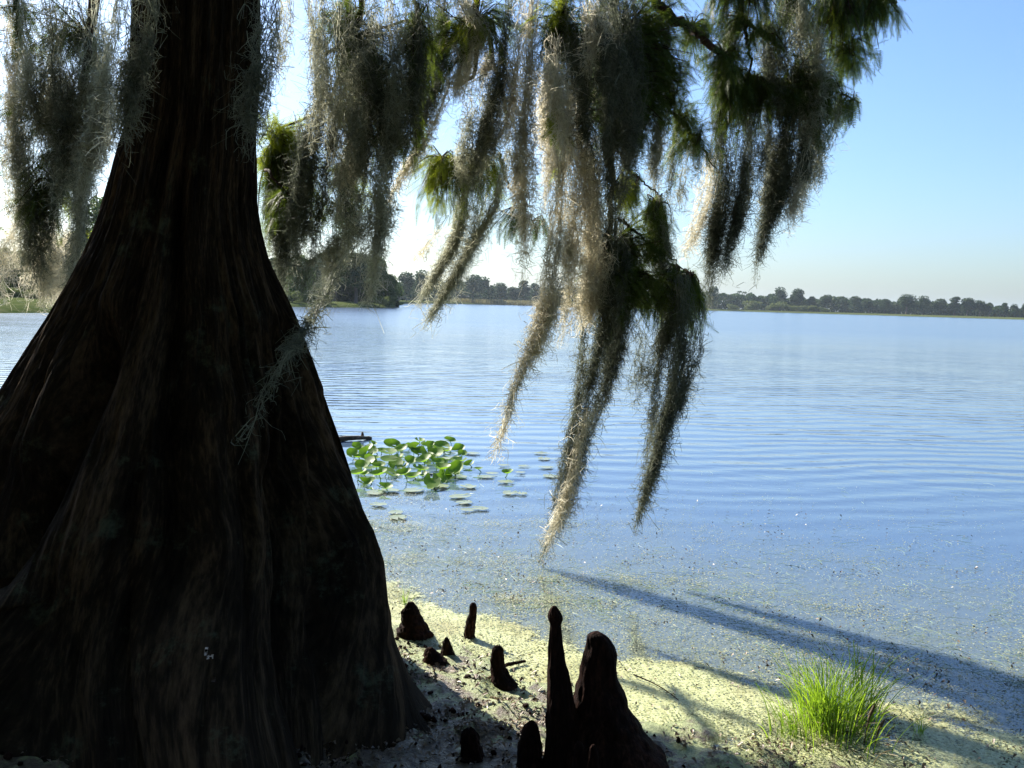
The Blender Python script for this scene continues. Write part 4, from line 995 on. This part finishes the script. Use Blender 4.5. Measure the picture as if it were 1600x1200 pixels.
# ------------------------------------------------------------------ lily patch
def pad_geo(rad_, cup, tilt_dir, tilt, n=18):
    a = np.linspace(0.22, 2 * np.pi - 0.22, n) + rng.uniform(0, .01)
    ro = rad_ * (1 + 0.05 * np.cos(2 * a) + rng.uniform(-.03, .03, n)); ro[0] *= 1.06; ro[-1] *= 1.06
    rings = [0.0, 0.5, 1.0]
    V = [np.zeros((1, 3))]
    for k in rings[1:]:
        z = cup * (k ** 2) * rad_ + (rng.normal(0, .03, n) * rad_ if k == 1 else 0)
        V.append(np.stack([ro * k * np.cos(a), ro * k * np.sin(a) * .85, z + 0 * a], -1))
    V = np.concatenate(V)
    t = [[0, 1 + i, 2 + i] for i in range(n - 1)]
    q = [[1 + i, 1 + n + i, 2 + n + i, 2 + i] for i in range(n - 1)]
    rz = Matrix.Rotation(rng.uniform(0, 2 * math.pi), 3, 'Z')
    rt = Matrix.Rotation(tilt, 3, Vector((math.cos(tilt_dir), math.sin(tilt_dir), 0)))
    V = V @ np.array(rt @ rz).T
    return V, np.array(t), np.array(q)
leaves = [(185, 315, 0), (265, 300, 0), (255, 325, 0), (360, 305, 1), (345, 375, 1), (440, 310, 0), (250, 385, 1), (255, 420, 0), (545, 310, 1), (575, 335, 0), (648, 282, 1), (450, 390, 1), (520, 385, 1), (335, 435, 1), (610, 425, 1), (560, 487, 1), (700, 385, 1), (745, 403, 0), (660, 412, 0), (640, 452, 0), (485, 345, 0), (710, 350, 0), (790, 425, 0), (465, 465, 0), (250, 490, 0), (580, 352, 1), (400, 330, 1), (525, 295, 0), (345, 340, 1), (620, 340, 0), (325, 520, 0), (600, 480, 0), (690, 320, 0), (205, 410, 0), (160, 350, 0), (395, 370, 0), (300, 400, 0), (470, 320, 1), (230, 350, 1), (420, 450, 1), (510, 430, 0), (580, 390, 1), (380, 400, 1), (680, 430, 1), (295, 455, 1), (540, 345, 1), (190, 450, 1), (275, 370, 0), (610, 310, 1)]
floats = [(380, 640), (290, 600), (700, 560), (740, 510), (860, 445), (930, 487), (950, 542), (740, 628), (920, 405), (1020, 408), (1120, 372), (1130, 415), (1155, 460), (350, 530), (470, 530), (600, 510), (830, 462), (1000, 440), (235, 475), (1010, 545), (800, 620), (720, 590), (390, 665), (690, 460), (560, 440), (430, 420), (640, 370), (280, 540), (200, 380), (760, 345), (1105, 345)]
zc = lambda zx, zy: (500 + zx / 3.2, 600 + zy / 3.2)
plants = {}
cells = [('lily plant with raised leaves closest to the trunk', (200, 380)), ('lily plant with tall leaves behind the left part of the patch', (370, 320)),
         ('lily plant with raised leaves near the front left of the patch', (300, 500)), ('lily plant in the middle of the patch with crowded bright leaves', (500, 380)),
         ('lily plant whose tallest leaf rises at the back right of the patch', (640, 320)), ('lily plant with leaves reflected in open water at the front of the patch', (570, 500)),
         ('lily plant with upright leaves at the right end of the dense patch', (740, 400)), ('lily plant with flat pads and one small round green leaf right of the patch', (930, 460)),
         ('sparse lily plant with only flat pale pads farthest right', (1180, 410)), ('lily plant with pale flat pads floating in front of the patch', (720, 600)), ('lily plant with pale pads nearest the trunk foot, in front', (340, 640))]
for lab, c in cells:
    e = empty('water_lily', ground_at(*zc(*c))); tag(e, lab, 'water lily', 'lily plants in the patch by the trunk'); plants[c] = e
def nearest(zx, zy): return plants[min(plants, key=lambda c: ((c[0] - zx) ** 2 + (2 * (c[1] - zy)) ** 2))]
extra = [(x + rng.uniform(-45, 45), y + rng.uniform(-14, 22), 0) for x, y, b_ in leaves if rng.rand() < .75 and x < 720]
for (zx, zy, big) in leaves + extra + [(937, 447, 2)]:
    e = nearest(zx, zy); E = np.array(e.location)
    h = rng.uniform(.045, .09) if big == 1 else rng.uniform(.015, .045)
    px, py = zc(zx, zy); p = ground_at(px, py, h)
    V, t, q = pad_geo(rng.uniform(.065, .095) if big == 1 else rng.uniform(.045, .08), rng.uniform(.1, .5), rng.uniform(-0.9, .9), rng.uniform(.05, .6))
    o = mesh('leaf', V, [t, q], M['lily'], e, smooth=True); o.location = p - E
    b = Bag(); foot = np.array([rng.uniform(-.04, .04), rng.uniform(-.02, .06), -h - .02])
    tube(b, smooth_path([np.zeros(3), foot * .5 + [0.01, 0, 0], foot], 6), [.004] * 6, 6, cap=False)
    s_ = b.build('stem', M['lily'], o, smooth=True)
for (zx, zy) in floats:
    e = nearest(zx, zy); E = np.array(e.location)
    p = ground_at(*zc(zx, zy), 0.011 + rng.rand() * .004)
    V, t, q = pad_geo(rng.uniform(.05, .095), rng.uniform(0, .04), 0, rng.uniform(-.02, .02))
    o = mesh('floating_pad', V, [t, q], M['pad'], e, smooth=True); o.location = p - E

# ------------------------------------------------------------------ far trees
def far_tree_mesh(seed, nleaf, leaf, hgt=1.0, kind='round'):
    """unit-height tree: returns crown verts/quads and trunk bag"""
    r = np.random.RandomState(seed)
    if kind == 'round':
        nl = 11; cz = r.uniform(.32, .86, nl); cr = r.uniform(.12, .24, nl) * (1.15 - .5 * np.abs(cz - .5))
        ca = r.uniform(0, 2 * np.pi, nl); cd = r.uniform(.05, .30, nl) * (1.2 - cz)
    elif kind == 'tall':
        nl = 13; cz = r.uniform(.25, .92, nl); cr = r.uniform(.08, .15, nl)
        ca = r.uniform(0, 2 * np.pi, nl); cd = r.uniform(.03, .17, nl) * (1.3 - cz)
    else:
        nl = 9; cz = r.uniform(.25, .75, nl); cr = r.uniform(.2, .34, nl)
        ca = r.uniform(0, 2 * np.pi, nl); cd = r.uniform(.1, .5, nl)
    cen = np.stack([cd * np.cos(ca), cd * np.sin(ca), cz], -1)
    k = r.randint(0, nl, nleaf); dv = r.randn(nleaf, 3); dv /= np.linalg.norm(dv, axis=1)[:, None]
    c = cen[k] + dv * (cr[k] * (0.45 + .6 * r.rand(nleaf) ** .5))[:, None] * np.array([1, 1, .78])
    if kind == 'shrub': c[:, 2] = np.abs(c[:, 2])
    u = r.randn(nleaf, 3); u /= np.linalg.norm(u, axis=1)[:, None]
    w = np.cross(u, r.randn(nleaf, 3)); w /= np.linalg.norm(w, axis=1)[:, None]
    s = (leaf * r.uniform(.6, 1.4, nleaf))[:, None]
    V = np.stack([c - u * s, c - w * s * .6, c + u * s, c + w * s * .7], 1).reshape(-1, 3)
    me = mesh('crown', V, np.arange(nleaf * 4).reshape(nleaf, 4), M['tree_dark'])
    bag = Bag()
    tube(bag, smooth_path([[0, 0, -.03], [.01, 0, .2], [0, .01, .5], [.02, 0, .8]], 10), np.linspace(.028, .006, 10), 7, .1)
    for i in range(0, nl, 2):
        z0 = max(.12, cen[i, 2] - .2)
        tube(bag, smooth_path([[0, 0, z0], cen[i] * .5 + np.array([0, 0, z0 * .5 + .02]), cen[i]], 6), np.linspace(.010, .003, 6), 5, cap=False)
    tr = bag.build('trunk', M['far_trunk'], None, smooth=True)
    return me, tr
protos = {}
def proto(key, seed, nleaf, leaf, kind, mat):
    c, t = far_tree_mesh(seed, nleaf, leaf, 1, kind)
    c.data.materials.clear(); c.data.materials.append(M[mat])
    protos[key] = (c.data, t.data)
    bpy.data.objects.remove(c); bpy.data.objects.remove(t)
for i in range(4): proto('far%d' % i, 100 + i, 2200, .030, 'round', 'tree_dark')
for i in range(3): proto('tall%d' % i, 120 + i, 2000, .026, 'tall', 'tree_dark')
for i in range(3): proto('near%d' % i, 140 + i, 9000, .018, 'round', 'tree_mid')
for i in range(2): proto('dense%d' % i, 150 + i, 9000, .018, 'tall', 'tree_dark')
for i in range(3): proto('shrub%d' % i, 160 + i, 1800, .05, 'shrub', 'shrub')
def horizon_py(px): return 473.0 + (px - 800) * math.tan(ROLL)
def far_tree(label, key, px, top, dist, wid=1.0, name='tree', cat='tree', group='trees along the lake shore'):
    h = (horizon_py(px) - top) / F * dist + CAMZ - 0.3
    a = math.atan2(px - 800, F)
    r = dist / math.cos(a) if False else dist
    loc = (dist * math.tan(a), dist, 0.3)
    e = empty(name, loc); e.scale = (h * wid, h * wid, h); e.rotation_euler = (0, 0, rng.uniform(0, 6.28))
    c = bpy.data.objects.new('crown', protos[key][0]); COL.objects.link(c); c.parent = e
    t = bpy.data.objects.new('trunk', protos[key][1]); COL.objects.link(t); t.parent = e
    tag(e, label, cat, group); return e
FT = far_tree
# left bank
FT('tree on the near left bank just left of the trunk, seen through moss', 'near0', 172, 305, 84, .8)
FT('tree at the left picture edge behind the pale moss fringe', 'dense0', -18, 395, 78, 1.0)
FT('tree on the left bank partly hidden behind the trunk', 'near1', 260, 330, 96, .9)
FT('low leafy tree on the left bank between moss strands', 'near2', 95, 415, 90, 1.1)
FT('bright green shrub at the left edge of the bank', 'shrub0', 8, 438, 72, 1.0, 'shrub', 'shrub', 'shrubs along the lake shore')
FT('small shrub on the left bank right of the bright one', 'shrub1', 48, 452, 72, 1.0, 'shrub', 'shrub', 'shrubs along the lake shore')
FT('shrub on the left bank beside the trunk slope', 'shrub2', 96, 450, 74, 1.0, 'shrub', 'shrub', 'shrubs along the lake shore')
# wooded point
FT('light green small tree at the left end of the wooded point', 'near1', 468, 396, 150, .95, group='trees on the wooded point')
FT('tallest tree on the wooded point, behind the moss strings', 'dense0', 520, 384, 168, 1.5, group='trees on the wooded point')
FT('dark tree in the middle of the wooded point', 'dense1', 553, 396, 160, 1.5, group='trees on the wooded point')
FT('rounded dark tree on the right half of the wooded point', 'near0', 585, 398, 172, 1.0, group='trees on the wooded point')
FT('bushy tree that ends the wooded point on the right', 'near2', 603, 425, 172, 1.0, group='trees on the wooded point')
FT('dark bulky tree behind the left of the wooded point', 'dense1', 495, 405, 182, 1.6, group='trees on the wooded point')
FT('tree hidden behind the trunk edge on the wooded point', 'dense0', 430, 402, 175, 1.5, group='trees on the wooded point')
for i, (px, tp) in enumerate([(455, 452), (480, 456), (508, 460), (590, 458), (606, 462)]):
    FT(['bright green shrub at the left foot of the wooded point', 'second shrub from the left on the wooded point', 'low shrub under the tallest tree of the wooded point', 'shrub under the rounded dark tree of the point', 'last low shrub at the right tip of the point'][i], 'shrub%d' % (i % 3), px, tp, [142, 146, 150, 160, 166][i], 1.0, 'shrub', 'shrub', 'shrubs along the lake shore')
# middle distance row, each visible crown
row = [('tree in the notch beyond the tip of the wooded point', 621, 440, 300, 'far2', 1.0), ('first tree of the middle row, right beside the wooded point', 632, 424, 400, 'far0', 1.0), ('tree with a rounded top left of the bent moss plume', 655, 420, 430, 'far1', 1.0),
       ('tree of the middle row behind the frayed plume tip', 682, 436, 470, 'far2', 1.1), ('tree of the middle row between the two plume tips', 703, 434, 520, 'far3', 1.0),
       ('broad highest crown of the middle row, left part', 735, 428, 540, 'far0', 1.1), ('broad crown joined to the highest crown of the middle row', 752, 431, 560, 'far1', 1.1),
       ('lower crown right of the highest crown of the middle row', 778, 438, 580, 'far2', 1.1), ('last lower crown before the open gap above the reeds', 797, 446, 590, 'far3', 1.2),
       ('pointed small tree left of the central moss curtain', 815, 438, 590, 'tall0', 1.5), ('small tree touching the long pale moss rope', 832, 442, 600, 'tall1', 1.5),
       ('tree seen between the pale moss ropes', 858, 446, 620, 'far1', 1.0), ('tree seen behind the beige moss curtain', 890, 444, 620, 'far2', 1.0)]
for lab, px, tp, dd, k, w in row: FT(lab, k, px, tp, dd, w, group='trees of the middle row')
right = [('dark tree directly under the thick blue grey moss rope', 1108, 446, 640, 'far0', .8), ('left half of the double crowned big tree on the far shore', 1212, 447, 660, 'far1', 1.0),
         ('right half of the double crowned big tree on the far shore', 1240, 448, 660, 'far3', 1.0), ('round tree one gap right of the double crowned tree', 1284, 457, 660, 'far2', 1.1),
         ('small pointed tree near the middle of the right shore', 1262, 463, 655, 'tall0', 1.5), ('flat topped tree at the centre of the right shore', 1330, 462, 660, 'far0', 1.2),
         ('narrow tree beside the flat topped tree', 1352, 461, 660, 'tall2', 1.6), ('dark tree right of the narrow tree', 1376, 465, 655, 'far3', 1.2),
         ('highest crown of the large dark grove at the right', 1410, 456, 650, 'far2', 1.3), ('second crown of the large dark grove at the right', 1436, 461, 650, 'far1', 1.2),
         ('low crown in the middle of the large dark grove', 1462, 466, 645, 'far0', 1.2), ('pointed top in the right half of the large dark grove', 1485, 463, 640, 'tall1', 1.6),
         ('wide crown in the right half of the large dark grove', 1505, 463, 640, 'far3', 1.3), ('last crown of the large dark grove', 1524, 466, 640, 'far2', 1.1),
         ('slim lighter tree alone just past the grove', 1540, 468, 640, 'tall2', 1.3), ('small dark tree in the gap near the right edge', 1563, 473, 630, 'tall0', 1.5),
         ('tree second from the right picture edge', 1578, 474, 625, 'far1', 1.0), ('tree at the right picture edge', 1596, 473, 620, 'far0', 1.1), ('tree partly cut by the right picture edge', 1616, 470, 620, 'far2', 1.1)]
for lab, px, tp, dd, k, w in right: FT(lab, k, px, tp, dd, w, group='trees on the far right shore')
# two palms above the treeline
def palm(label, px, top, dist):
    h = (horizon_py(px) - top) / F * dist + CAMZ - .3; a = math.atan2(px - 800, F)
    e = empty('palm_tree', (dist * math.tan(a), dist, .3))
    b = Bag(); tube(b, smooth_path([[0, 0, 0], [.3, 0, h * .5], [0, 0, h - 1]], 8), np.linspace(.3, .18, 8), 7); b.build('trunk', M['far_trunk'], e, smooth=True)
    n = 26; t = np.linspace(0, 1, 6); aa = rng.uniform(0, 6.28, n); up = rng.uniform(-.2, 1, n)
    P = np.zeros((n, 6, 3)); P[..., 0] = np.cos(aa)[:, None] * t * 2.0; P[..., 1] = np.sin(aa)[:, None] * t * 2.0
    P[..., 2] = h - 1 + up[:, None] * t * 1.8 - 1.5 * t ** 2
    b = Bag(); ribbons(b, P, np.full(n, .55)); b.build('crown', M['tree_dark'], e); tag(e, label, 'palm', 'palms on the far shore')
palm('left one of two tiny palms above the far treeline', 1149, 454, 700)
palm('right one of two tiny palms above the far treeline', 1157, 455, 700)
# shoreline shrubs, right
for i, (px, tp) in enumerate([(1140, 474), (1170, 469), (1200, 476), (1213, 469), (1240, 477), (1258, 476), (1282, 479)]):
    FT(['olive shrub on the far shore near the moss tip', 'larger olive shrub below the palms', 'low shrub under the double crowned tree', 'round light shrub in front of the double crowned tree', 'low shrub right of the round light shrub', 'shrub between the double crowned tree and the round tree', 'last shrub before the shore turns dark'][i], 'shrub%d' % (i % 3), px, tp, 642, 1.5, 'shrub', 'shrub', 'shrubs along the lake shore')
# the continuous wood behind and between them, one mass
def wood(name, label, prof, dist, n, leaf, mat, deep=30):
    px = rng.uniform(prof[0][0], prof[-1][0], n); top = np.interp(px, [p[0] for p in prof], [p[1] for p in prof])
    top = top + (vnoise(px * .09, px * 0 + 3.5, 61) - .5) * 8 + (vnoise(px * .3, px * 0 + 8.5, 62) - .5) * 4
    D = np.interp(px, [p[0] for p in prof], [p[2] for p in prof]) + rng.uniform(0, deep, n)
    h = (473.0 + (px - 800) * math.tan(ROLL) - top - 1) / F * D + CAMZ
    z = h * rng.rand(n) ** .75
    c = np.stack([D * (px - 800) / F, D, z + .2], -1)
    u = norm(rng.randn(n, 3)); w = norm(np.cross(u, rng.randn(n, 3))); s = (leaf * rng.uniform(.6, 1.4, n))[:, None]
    V = np.stack([c - u * s, c - w * s * .7, c + u * s, c + w * s * .7], 1).reshape(-1, 3)
    b = Bag(); b.add(V, np.arange(n * 4).reshape(n, 4)); tag(b.build(name, M[mat]), label, 'wood', kind='stuff')
wood('distant_wood', 'continuous dark wood filling the far shore behind the single trees', [(600, 446, 450), (625, 440, 460), (700, 440, 580), (800, 452, 620), (840, 450, 640), (900, 452, 660), (1100, 458, 670), (1190, 462, 680), (1300, 466, 680), (1380, 470, 680), (1530, 474, 670), (1548, 478, 660), (1572, 484, 650), (1700, 480, 640)], 0, 42000, 1.0, 'tree_dark')
wood('point_wood', 'undergrowth filling the wooded point between its trees', [(420, 420, 170), (500, 410, 175), (560, 410, 175), (600, 430, 178), (612, 455, 178), (619, 474, 178)], 0, 16000, .4, 'tree_dark', 14)
wood('left_bank_wood', 'undergrowth along the near left bank behind the moss', [(-420, 380, 80), (-120, 390, 82), (0, 392, 82), (60, 402, 86), (130, 360, 92), (300, 370, 110)], 0, 26000, .28, 'tree_mid', 10)
# reeds
n = 5000; px = rng.uniform(700, 900, n); D = rng.uniform(528, 560, n) + (px - 700) * .25
P = np.zeros((n, 3, 3)); P[:, :, 0] = (D * (px - 800) / F)[:, None]; P[:, :, 1] = D[:, None]; hh = rng.uniform(1.2, 3.4, n)
P[:, 1, 2] = hh * .5; P[:, 2, 2] = hh; P[:, 2, 0] += rng.normal(0, .4, n); P[..., 2] += .1
b = Bag(); ribbons(b, P, np.full(n, .5)); tag(b.build('reeds', M['reed']), 'low olive reeds at the foot of the middle row of trees', 'reeds', kind='stuff')

# ------------------------------------------------------------------ haze
m, nt, out = newmat('haze')
pv = N(nt, 'ShaderNodeVolumePrincipled', Density=0.00011, Anisotropy=0.3)
pv.inputs['Color'].default_value = (0.75, 0.88, 1.0, 1)
nt.links.new(pv.outputs[0], out.inputs['Volume'])
x0, x1, y0, y1, z0, z1 = -5100, 5100, -4600, 4600, -3.5, 60
v = np.array([[x, y, z] for x in (x0, x1) for y in (y0, y1) for z in (z0, z1)], float)
f = np.array([[0, 1, 3, 2], [4, 6, 7, 5], [0, 4, 5, 1], [2, 3, 7, 6], [0, 2, 6, 4], [1, 5, 7, 3]])
hz = mesh('haze', v, f, m); tag(hz, 'thin pale haze over the lake', 'haze', kind='stuff')
